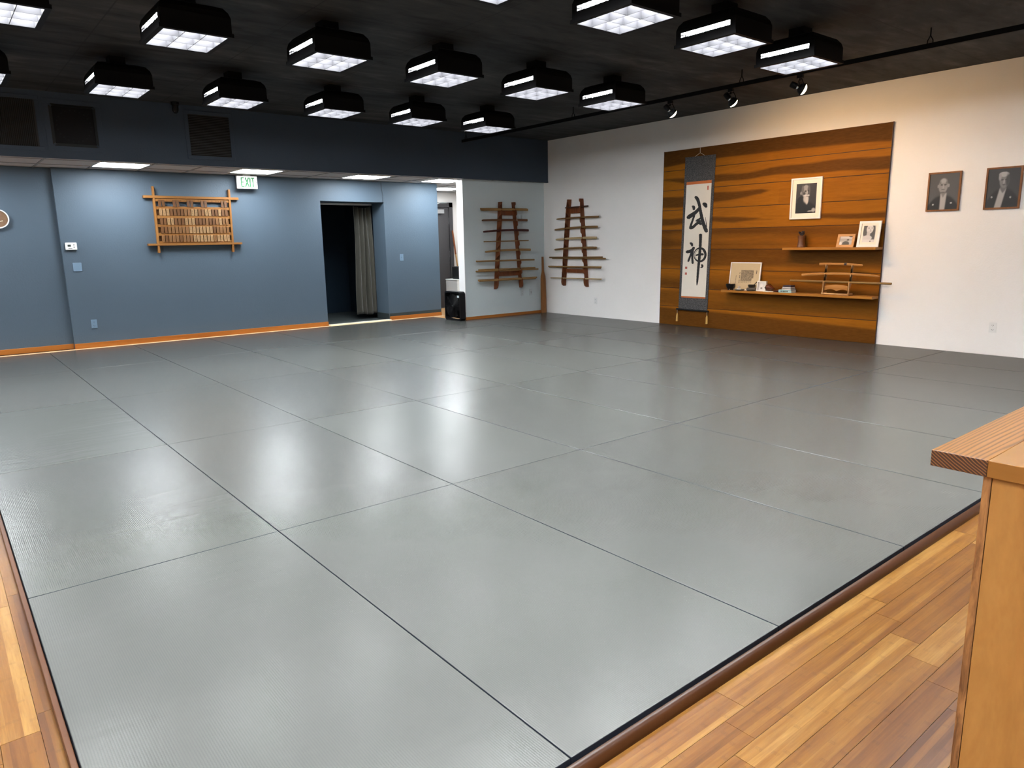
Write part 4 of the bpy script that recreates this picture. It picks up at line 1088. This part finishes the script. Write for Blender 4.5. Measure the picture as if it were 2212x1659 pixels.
def lady(u, v):
    c = G(.62)
    c = mixc(c, G(.035), sm(.34-abs(u-.5), .06)*sm(v-.10, .1)*sm(1.2-v, .02)*(.4+.6*sm(abs(u-.45)-.13, .05)))
    c = mixc(c, G(.035), ell(u, v, .84, .45, .14, .6)); c = mixc(c, G(.06), ell(u, v, .12, .75, .15, .4))
    c = mixc(c, G(.60), ell(u, v, .52, .80, .27, .27)); c = mixc(c, G(.52), ell(u, v, .44, .47, .13, .2)); c = mixc(c, G(.60), ell(u, v, .38, .26, .38, .16))
    c = mixc(c, G(.06), ell(u, v, .42, .86, .07, .022)); c = mixc(c, G(.06), ell(u, v, .68, .86, .05, .022)); c = mixc(c, G(.2), ell(u, v, .60, .67, .08, .02)); c = mixc(c, G(.3), ell(u, v, .58, .75, .03, .04))
    c = mixc(c, G(.70), sm(.16-v, .04)); c = mixc(c, G(.04), ell(u, v, .66, .06, .05, .03)); return c
def snapshot(u, v):
    c = mixc(G(.38), G(.55), v); c = mixc(c, G(.22), sm(.55-abs(v-.6)*4, .2)*.5)
    c = mixc(c, G(.02), ell(u, v, .52, .10, .28, .34)); c = mixc(c, G(.30), ell(u, v, .58, .52, .07, .12)); c = mixc(c, G(.03), ell(u, v, .66, .58, .10, .1)); c = mixc(c, G(.7), ell(u, v, .1, .15, .12, .2))
    c = mixc(c, G(.04), ell(u, v, .9, .95, .2, .06)); return c
rndc = random.Random(3); dots = {}
def docf(u, v):
    base = (.56, .44, .27); n = .92+.16*rndc.random(); c = tuple(x*n for x in base)
    if .36 < u < .80 and .24 < v < .74 and not (u > .74 and v < .42):
        if .60-.28 < v and rndc.random() < .55: c = (.10, .075, .055)
        elif rndc.random() < .3: c = (.2, .15, .1)
    elif .305 < u < .335 and .2 < v < .64 and int(v*22) % 4 and rndc.random() < .7: c = (.06, .045, .04)
    elif .185 < u < .205 and .22 < v < .54 and rndc.random() < .6: c = (.12, .09, .07)
    elif .875 < u < .905 and .60 < v < .73 and rndc.random() < .75: c = (.04, .03, .03)
    return c
def sketch(u, v):
    c = (.72, .72, .72); c = mixc(c, (.5, .5, .5), sm(.12-u, .04)+0); c = mixc(c, (.2, .2, .2), ell(u, v, .5, .25, .14, .10)); return mixc(c, (.82, .82, .82), ell(u, v, .45, .6, .2, .25))

def picture(name, label, plane_x, y0, y1, z0, z1, fw, fmat, fn, nx, nz, mat=0, depth=.022, tilt=0, pm='print'):
    """y0 left (larger Y), y1 right. tilt: lean backwards (dx per dz)"""
    t = thing(name, label, 'picture', (plane_x, (y0+y1)/2, z0))
    def bx(a0, a1, c0, c1, d0, d1):
        m = B()
        pts = lambda d: [(plane_x-d+tilt*(z-z0), y, z) for y, z in ((a0, c0), (a1, c0), (a1, c1), (a0, c1))]
        P, Q = pts(d0), pts(d1)
        v0 = [m.bm.verts.new(p) for p in P]; v1 = [m.bm.verts.new(p) for p in Q]
        m.bm.faces.new(v0); m.bm.faces.new(v1[::-1])
        for i in range(4): m.bm.faces.new((v0[i], v0[(i+1) % 4], v1[(i+1) % 4], v1[i]))
        return m
    fr = B()
    def join(m):
        me = bpy.data.meshes.new('tmp'); m.bm.to_mesh(me); m.bm.free(); fr.bm.from_mesh(me); bpy.data.meshes.remove(me)
    ya, yb_ = y1, y0
    join(bx(ya, yb_, z0, z0+fw, 0, depth)); join(bx(ya, yb_, z1-fw, z1, 0, depth)); join(bx(ya, ya+fw, z0+fw, z1-fw, 0, depth)); join(bx(yb_-fw, yb_, z0+fw, z1-fw, 0, depth))
    mesh_obj('frame', fr, fmat, parent=t)
    mesh_obj('back', bx(ya+.004, yb_-.004, z0+.004, z1-.004, 0, depth*.4), 'matboard' if mat else fmat, parent=t)
    if mat: setp(mesh_obj('mat_board', bx(ya+fw, yb_-fw, z0+fw, z1-fw, depth*.3, depth*.55), 'matboard', parent=t), 'cream mat board')
    m_ = fw+mat; px = plane_x-depth*.62
    mesh_obj('photo_print' if pm == 'print' else 'document', pic_mesh(y0-m_, y1+m_, z0+m_, z1-m_, px+tilt*m_, fn, nx, nz, tilt), pm, parent=t)
    return t
picture('framed_portrait', 'white framed portrait of a bearded elder in dark robe on the teak panel', 8.905, 4.030, 3.606, 1.552, 2.073, .020, 'white_frame', elder, 48, 66, mat=.053, depth=.024)
picture('framed_portrait', 'wood framed portrait of a bald man in black robe, left one on the white wall', XW-.001, 2.360, 2.018, 1.583, 2.012, .018, 'frame_wood', senior, 52, 68, depth=.022)
picture('framed_portrait', 'wood framed portrait of a grey haired man, rightmost on the white wall', XW-.001, 1.776, 1.440, 1.580, 2.017, .018, 'frame_wood', younger, 52, 68, depth=.022)
picture('framed_photo', 'white framed photo of a dark haired person leaning on the upper shelf', 8.812, 3.072, 2.812, US+.002, 1.498, .030, 'white_frame', lady, 44, 60, mat=.026, depth=.018, tilt=.18)
picture('framed_photo', 'small pale wood framed snapshot standing on the upper shelf', 8.808, 3.326, 3.108, US+.001, 1.349, .030, 'small_frame_wood', snapshot, 44, 30, depth=.018, tilt=.28)
picture('framed_document', 'white framed beige document with a block of writing on the lower shelf', 8.845, 4.890, 4.402, LS+.001, .984, .014, 'white_frame', docf, 110, 86, depth=.018, tilt=.12, pm='doc')
picture('small_box_frame', 'small white deep picture frame behind the wooden bell on the lower shelf', 8.825, 4.414, 4.280, LS+.001, .733, .014, 'white_frame', sketch, 24, 24, depth=.035, tilt=.15)

# ------------------------------------------------------------------ things on the shelves
t = thing('vase', 'brown pottery vase holding dark dried flowers on the upper shelf', 'vase', (8.82, 3.805, US))
mesh_obj('pot', B().lathe([(.001, 0), (.054, 0), (.055, .012), (.046, .05), (.043, .09), (.046, .13), (.050, .152), (.046, .152), (.040, .12), (.001, .11)], (8.82, 3.805, US), 28), 'vase', parent=t, smooth=True)
fl = B(); rr = random.Random(5)
for k in range(16):
    a = rr.uniform(0, 2*PI); r = rr.uniform(.0, .036); z = rr.uniform(.165, .20)
    fl.lathe([(.001, -.014), (.011, -.008), (.013, .002), (.007, .012), (.001, .014)], (8.82+r*math.cos(a), 3.805+r*math.sin(a), US+z), 8)
    fl.tube([(8.82+r*.4*math.cos(a), 3.805+r*.4*math.sin(a), US+.112), (8.82+r*math.cos(a), 3.805+r*math.sin(a), US+z)], .002, 5)
mesh_obj('dried_flowers', fl, 'dark_flowers', parent=t, smooth=True)
mesh_obj('glaze_mark', B().lathe([(.0462, .042), (.0505, .028), (.0535, .016)], (8.82-.0012, 3.805, US), 28), 'vase', parent=t)
t = thing('incense_bowl', 'black bowl on three small feet at the left end of the lower shelf', 'bowl', (8.80, 4.836, LS))
mesh_obj('bowl', B().lathe([(.001, .012), (.030, .014), (.05, .03), (.060, .06), (.062, .085), (.055, .087), (.053, .07), (.03, .03), (.001, .025)], (8.80, 4.836, LS), 28), 'black_plastic', parent=t, smooth=True)
for k in range(3):
    a = k*2*PI/3+.5; mesh_obj('foot', B().lathe([(.001, 0), (.008, 0), (.012, .02), (.001, .025)], (8.80+.03*math.cos(a), 4.836+.03*math.sin(a), LS), 8), 'black_plastic', parent=t)
t = thing('incense_holder', 'small white ornament on a dark round dish on the lower shelf', 'ornament', (8.78, 4.668, LS))
mesh_obj('dish', B().lathe([(.001, 0), (.045, 0), (.066, .008), (.062, .018), (.001, .014)], (8.78, 4.668, LS), 28), 'stone', parent=t, smooth=True)
mesh_obj('ornament', B().lathe([(.001, .014), (.030, .015), (.032, .025), (.02, .034), (.010, .04), (.016, .05), (.010, .058), (.001, .06)], (8.78, 4.680, LS), 20), 'ceramic', parent=t, smooth=True)
solo('round_stone', B().lathe([(.001, 0), (.05, .001), (.064, .015), (.066, .028), (.056, .043), (.03, .049), (.001, .05)], (8.785, 4.490, LS), 28), 'stone', 'flat grey round stone under the metal bowl on the lower shelf', 'stone', smooth=True)
t = thing('bell_bowl', 'small dark metal bowl with a striker resting on the round grey stone', 'bowl', (8.785, 4.484, LS+.05))
mesh_obj('bowl', B().lathe([(.001, 0), (.040, .001), (.048, .012), (.050, .038), (.046, .038), (.044, .012), (.001, .006)], (8.785, 4.484, LS+.05), 28), 'bronze', parent=t, smooth=True)
mesh_obj('striker', B().tube([(8.775, 4.475, LS+.066), (8.76, 4.42, LS+.10), (8.75, 4.385, LS+.128)], [.004, .005, .006], 8), 'bronze', parent=t)
t = thing('wooden_bell', 'glossy red-brown round wooden bell with a striker on the lower shelf', 'wooden bell', (8.785, 4.205, LS))
mesh_obj('cushion', B().box((8.745, 4.135, LS), (8.83, 4.285, LS+.010)), 'pages', parent=t, bevel=.003)
bell = B()
NB, MBn = 22, 14; gg = []
for j in range(MBn+1):
    ph = PI*j/MBn; row = []
    for i in range(NB):
        th = 2*PI*i/NB; x = math.sin(ph)*math.cos(th); y = math.sin(ph)*math.sin(th); z = math.cos(ph)
        k = 1.0 if y > 0 else 1.0+.35*(-y)
        row.append(bell.bm.verts.new((8.785+.045*x*(1 if y > -.3 else 1+.5*(y+.3)), 4.212+.060*y*k, LS+.058+.047*z*(1 if y > -.2 else max(.35, 1+.9*(y+.2))) - (.018*max(0, -y-.2)))))
    gg.append(row)
for j in range(MBn):
    for i in range(NB): bell.bm.faces.new((gg[j][i], gg[j][(i+1) % NB], gg[j+1][(i+1) % NB], gg[j+1][i]))
bmesh.ops.remove_doubles(bell.bm, verts=bell.bm.verts, dist=.0004)
mesh_obj('bell_body', bell, 'lacquer', parent=t, smooth=True)
mesh_obj('eye_slot', B().tube([(8.737, 4.246, LS+.055), (8.746, 4.246, LS+.055)], .010, 12), 'slot', parent=t)
mesh_obj('striker', B().tube([(8.765, 4.13, LS+.012), (8.765, 4.075, LS+.018), (8.768, 4.045, LS+.022)], [.007, .015, .010], 10), 'maroon_x', parent=t, smooth=True)
def book(y0, y1, x0, x1, z0, th, cover, label, text=False):
    t = thing('book', label, 'book', ((x0+x1)/2, (y0+y1)/2, z0), 'books stacked on the lower shelf')
    mesh_obj('pages', B().box((x0+.004, y0+.003, z0+.003), (x1-.001, y1-.002, z0+th-.003)), 'pages', parent=t)
    mesh_obj('cover', B().box((x0, y0, z0), (x1, y1, z0+.003)).box((x0, y0, z0+th-.003), (x1, y1, z0+th)).box((x0, y0, z0), (x0+.003 if text else x0+.0015, y1, z0+th)), cover, parent=t)
    if text:
        s = B(); k = y1-.018
        for w in (.010, .012, .009, .013, .010, .012, .011):
            s.box((x0-.0006, k-w, z0+.009), (x0+.0002, k, z0+th-.010)); k -= w+.006
        mesh_obj('spine_lettering', s, 'ink', parent=t)
book(3.868, 4.053, 8.752, 8.872, LS, .037, 'book_blue', 'light blue book with dark spine lettering at the bottom of the shelf stack', True)
def openbook(y0, y1, x0, x1, z0, th, label):
    t = thing('book', label, 'book', ((x0+x1)/2, (y0+y1)/2, z0), 'books stacked on the lower shelf')
    mesh_obj('pages', B().box((x0, y0+.003, z0+.002), (x1-.003, y1-.003, z0+th-.002)), 'pages', parent=t)
    mesh_obj('cover', B().box((x0-.002, y0, z0), (x1, y1, z0+.0025)).box((x0-.002, y0, z0+th-.0025), (x1, y1, z0+th)).box((x1-.003, y0, z0), (x1, y1, z0+th)), 'book_dark', parent=t)
openbook(3.876, 4.012, 8.756, 8.868, LS+.0375, .022, 'thin dark covered book with pale page edges in the middle of the shelf stack')
openbook(3.879, 4.005, 8.758, 8.866, LS+.060, .018, 'dark book on top of the shelf stack beside the wooden bell')
t = thing('book', 'dark purple book lying topmost on the shelf stack', 'book', (8.81, 3.94, LS+.0785), 'books stacked on the lower shelf')
mesh_obj('cover', B().box((8.762, 3.884, LS+.0785), (8.864, 3.998, LS+.098)), 'book_dark', parent=t, bevel=.004)

# sword stand with three tiers
t = thing('sword_stand', 'three tier pale wooden sword stand on the lower shelf', 'sword stand', (8.80, 3.27, LS))
YLs, YRs = 3.445, 3.112
for y in (YLs, YRs):
    up = B()
    w = .006
    prof = [(8.752, LS+.024), (8.765, LS+.09), (8.760, LS+.155), (8.770, LS+.166), (8.782, LS+.158), (8.784, LS+.150), (8.800, LS+.150), (8.806, LS+.20), (8.790, LS+.235),
            (8.783, LS+.262), (8.793, LS+.268), (8.802, LS+.256), (8.818, LS+.254), (8.824, LS+.30), (8.806, LS+.340), (8.800, LS+.370), (8.808, LS+.378), (8.818, LS+.366), (8.834, LS+.364),
            (8.846, LS+.364), (8.846, LS+.345), (8.832, LS+.30), (8.836, LS+.24), (8.826, LS+.20), (8.826, LS+.14), (8.80, LS+.12), (8.785, LS+.08), (8.775, LS+.024)]
    up.prism([(x, y-w, z) for x, z in prof], (0, 2*w, 0))
    bmesh.ops.triangulate(up.bm, faces=[f for f in up.bm.faces if len(f.verts) > 4])
    mesh_obj('upright', up, 'stand_wood', parent=t)
    mesh_obj('foot', B().box((8.745, y-.012, LS), (8.86, y+.012, LS+.026)), 'stand_wood', parent=t, bevel=.005)
mesh_obj('base_bar', B().box((8.752, YRs+.012, LS+.006), (8.766, YLs-.012, LS+.022)), 'stand_wood', parent=t, bevel=.003)
top = [(YRs+.006+(YLs-YRs-.012)*k/16, LS+.104+.024*math.sin(PI*k/16)**.7) for k in range(17)]
bot = [(YLs-.006-(YLs-YRs-.012)*k/16, LS+.052 + .018*abs(math.sin(PI*k/8)) - (.006 if k == 8 else 0)) for k in range(17)]
bp = B().prism([(8.790, y, z) for y, z in top+bot], (.010, 0, 0)); bmesh.ops.triangulate(bp.bm, faces=[f for f in bp.bm.faces if len(f.verts) > 4])
mesh_obj('apron_board', bp, 'stand_wood_y', parent=t)
PS = lambda a, d, z: Vector((8.91-d, a, z))
g3 = 'wooden weapons on the shelf stand'
staff(PS, 3.913, 2.615, .757, .757, .118, .0118, 'tan_y', 'long wooden staff on the lowest tier of the sword stand, jutting past the panel', g3)
staff(PS, 2.772, 3.764, .838, .832, .099, .0140, 'stand_wood_y', 'curved pale wooden sword on the middle tier of the sword stand', g3, .024, 'bokken')
o = staff(PS, 2.987, 3.541, .966, .974, .082, .0135, 'stand_wood_y', 'short wooden dagger with dark guard on the top tier of the sword stand', g3, .008, 'bokken')
mesh_obj('guard', B().tube([PS(3.185, .082, .979), PS(3.215, .082, .979)], .0165, 12), 'book_dark', parent=o)

# ------------------------------------------------------------------ counter at the right edge
cx0, cy1, ct, cb = 1.507, -.602, .870, .834
t = thing('reception_counter', 'wooden counter with thick striped wood top at the right edge of the photo', 'counter', (2.3, -.95, ZF))
cx1, cy0 = 3.3, -1.35
eb = mesh_obj('top_edge_board', B().box((cx0, cy1-.1085, cb), (cx1, cy1, ct)), 'fir', parent=t, bevel=.0015)
eb.data.materials.append(M['fir_end'])
for p in eb.data.polygons:
    if p.normal.x < -.5: p.material_index = 1
tp = mesh_obj('top_board', B().box((cx0, cy0, cb), (cx1, cy1-.1085, ct)), 'maple_top', parent=t, bevel=.0015)
tp.data.materials.append(M['maple_strip'])
for p in tp.data.polygons:
    if p.normal.x < -.5: p.material_index = 1
bx0 = cx0+.006
mesh_obj('front_panel', B().box((bx0-.001, cy1-.117, ZF), (cx1-.05, cy1-.102, cb)), 'ply_edge', parent=t)
ep = B()
for y1, y0 in ((-.7195, -.846), (-.846, -1.05), (-1.05, -1.25)): ep.box((bx0, y0+.0006, ZF), (bx0+.02, y1-.0006, cb))
mesh_obj('end_panel', ep, 'maple', parent=t, bevel=.0012)
mesh_obj('body', B().box((bx0+.02, -1.25, ZF), (cx1-.05, cy1-.118, cb-.001)), 'maple', parent=t)

# ------------------------------------------------------------------ camera, world, view
R = ((0.77501993, -0.63170106, -0.01725943), (-0.13617791, -0.14027873, -0.98070253), (0.61708969, 0.76241436, -0.19474254))
cam = bpy.data.cameras.new('camera'); co = bpy.data.objects.new('camera', cam); COL.objects.link(co)
mat = Matrix.Identity(4)
for i in range(3):
    mat[i][0] = R[0][i]; mat[i][1] = -R[1][i]; mat[i][2] = -R[2][i]
mat[0][3], mat[1][3], mat[2][3] = -.1431, -1.1915, 1.3302
co.matrix_world = mat
cam.sensor_fit = 'HORIZONTAL'; cam.sensor_width = 36; cam.lens = 1544.83/2212*36
cam.shift_x = .94/2212; cam.shift_y = -1.30/2212; cam.clip_start = .05; cam.clip_end = 60
SC.camera = co
w = bpy.data.worlds.new('world'); SC.world = w; w.use_nodes = True
w.node_tree.nodes['Background'].inputs[0].default_value = (.5, .55, .6, 1); w.node_tree.nodes['Background'].inputs[1].default_value = .02
SC.view_settings.view_transform = 'Standard'; SC.view_settings.look = 'None'; SC.view_settings.gamma = 1.0
SC.view_settings.exposure = 0.0; SC.view_settings.use_curve_mapping = False
cy = SC.cycles
cy.max_bounces = 8; cy.diffuse_bounces = 5; cy.glossy_bounces = 4; cy.transmission_bounces = 2
cy.sample_clamp_indirect = 6.0; cy.use_denoising = True; cy.caustics_reflective = False; cy.caustics_refractive = False
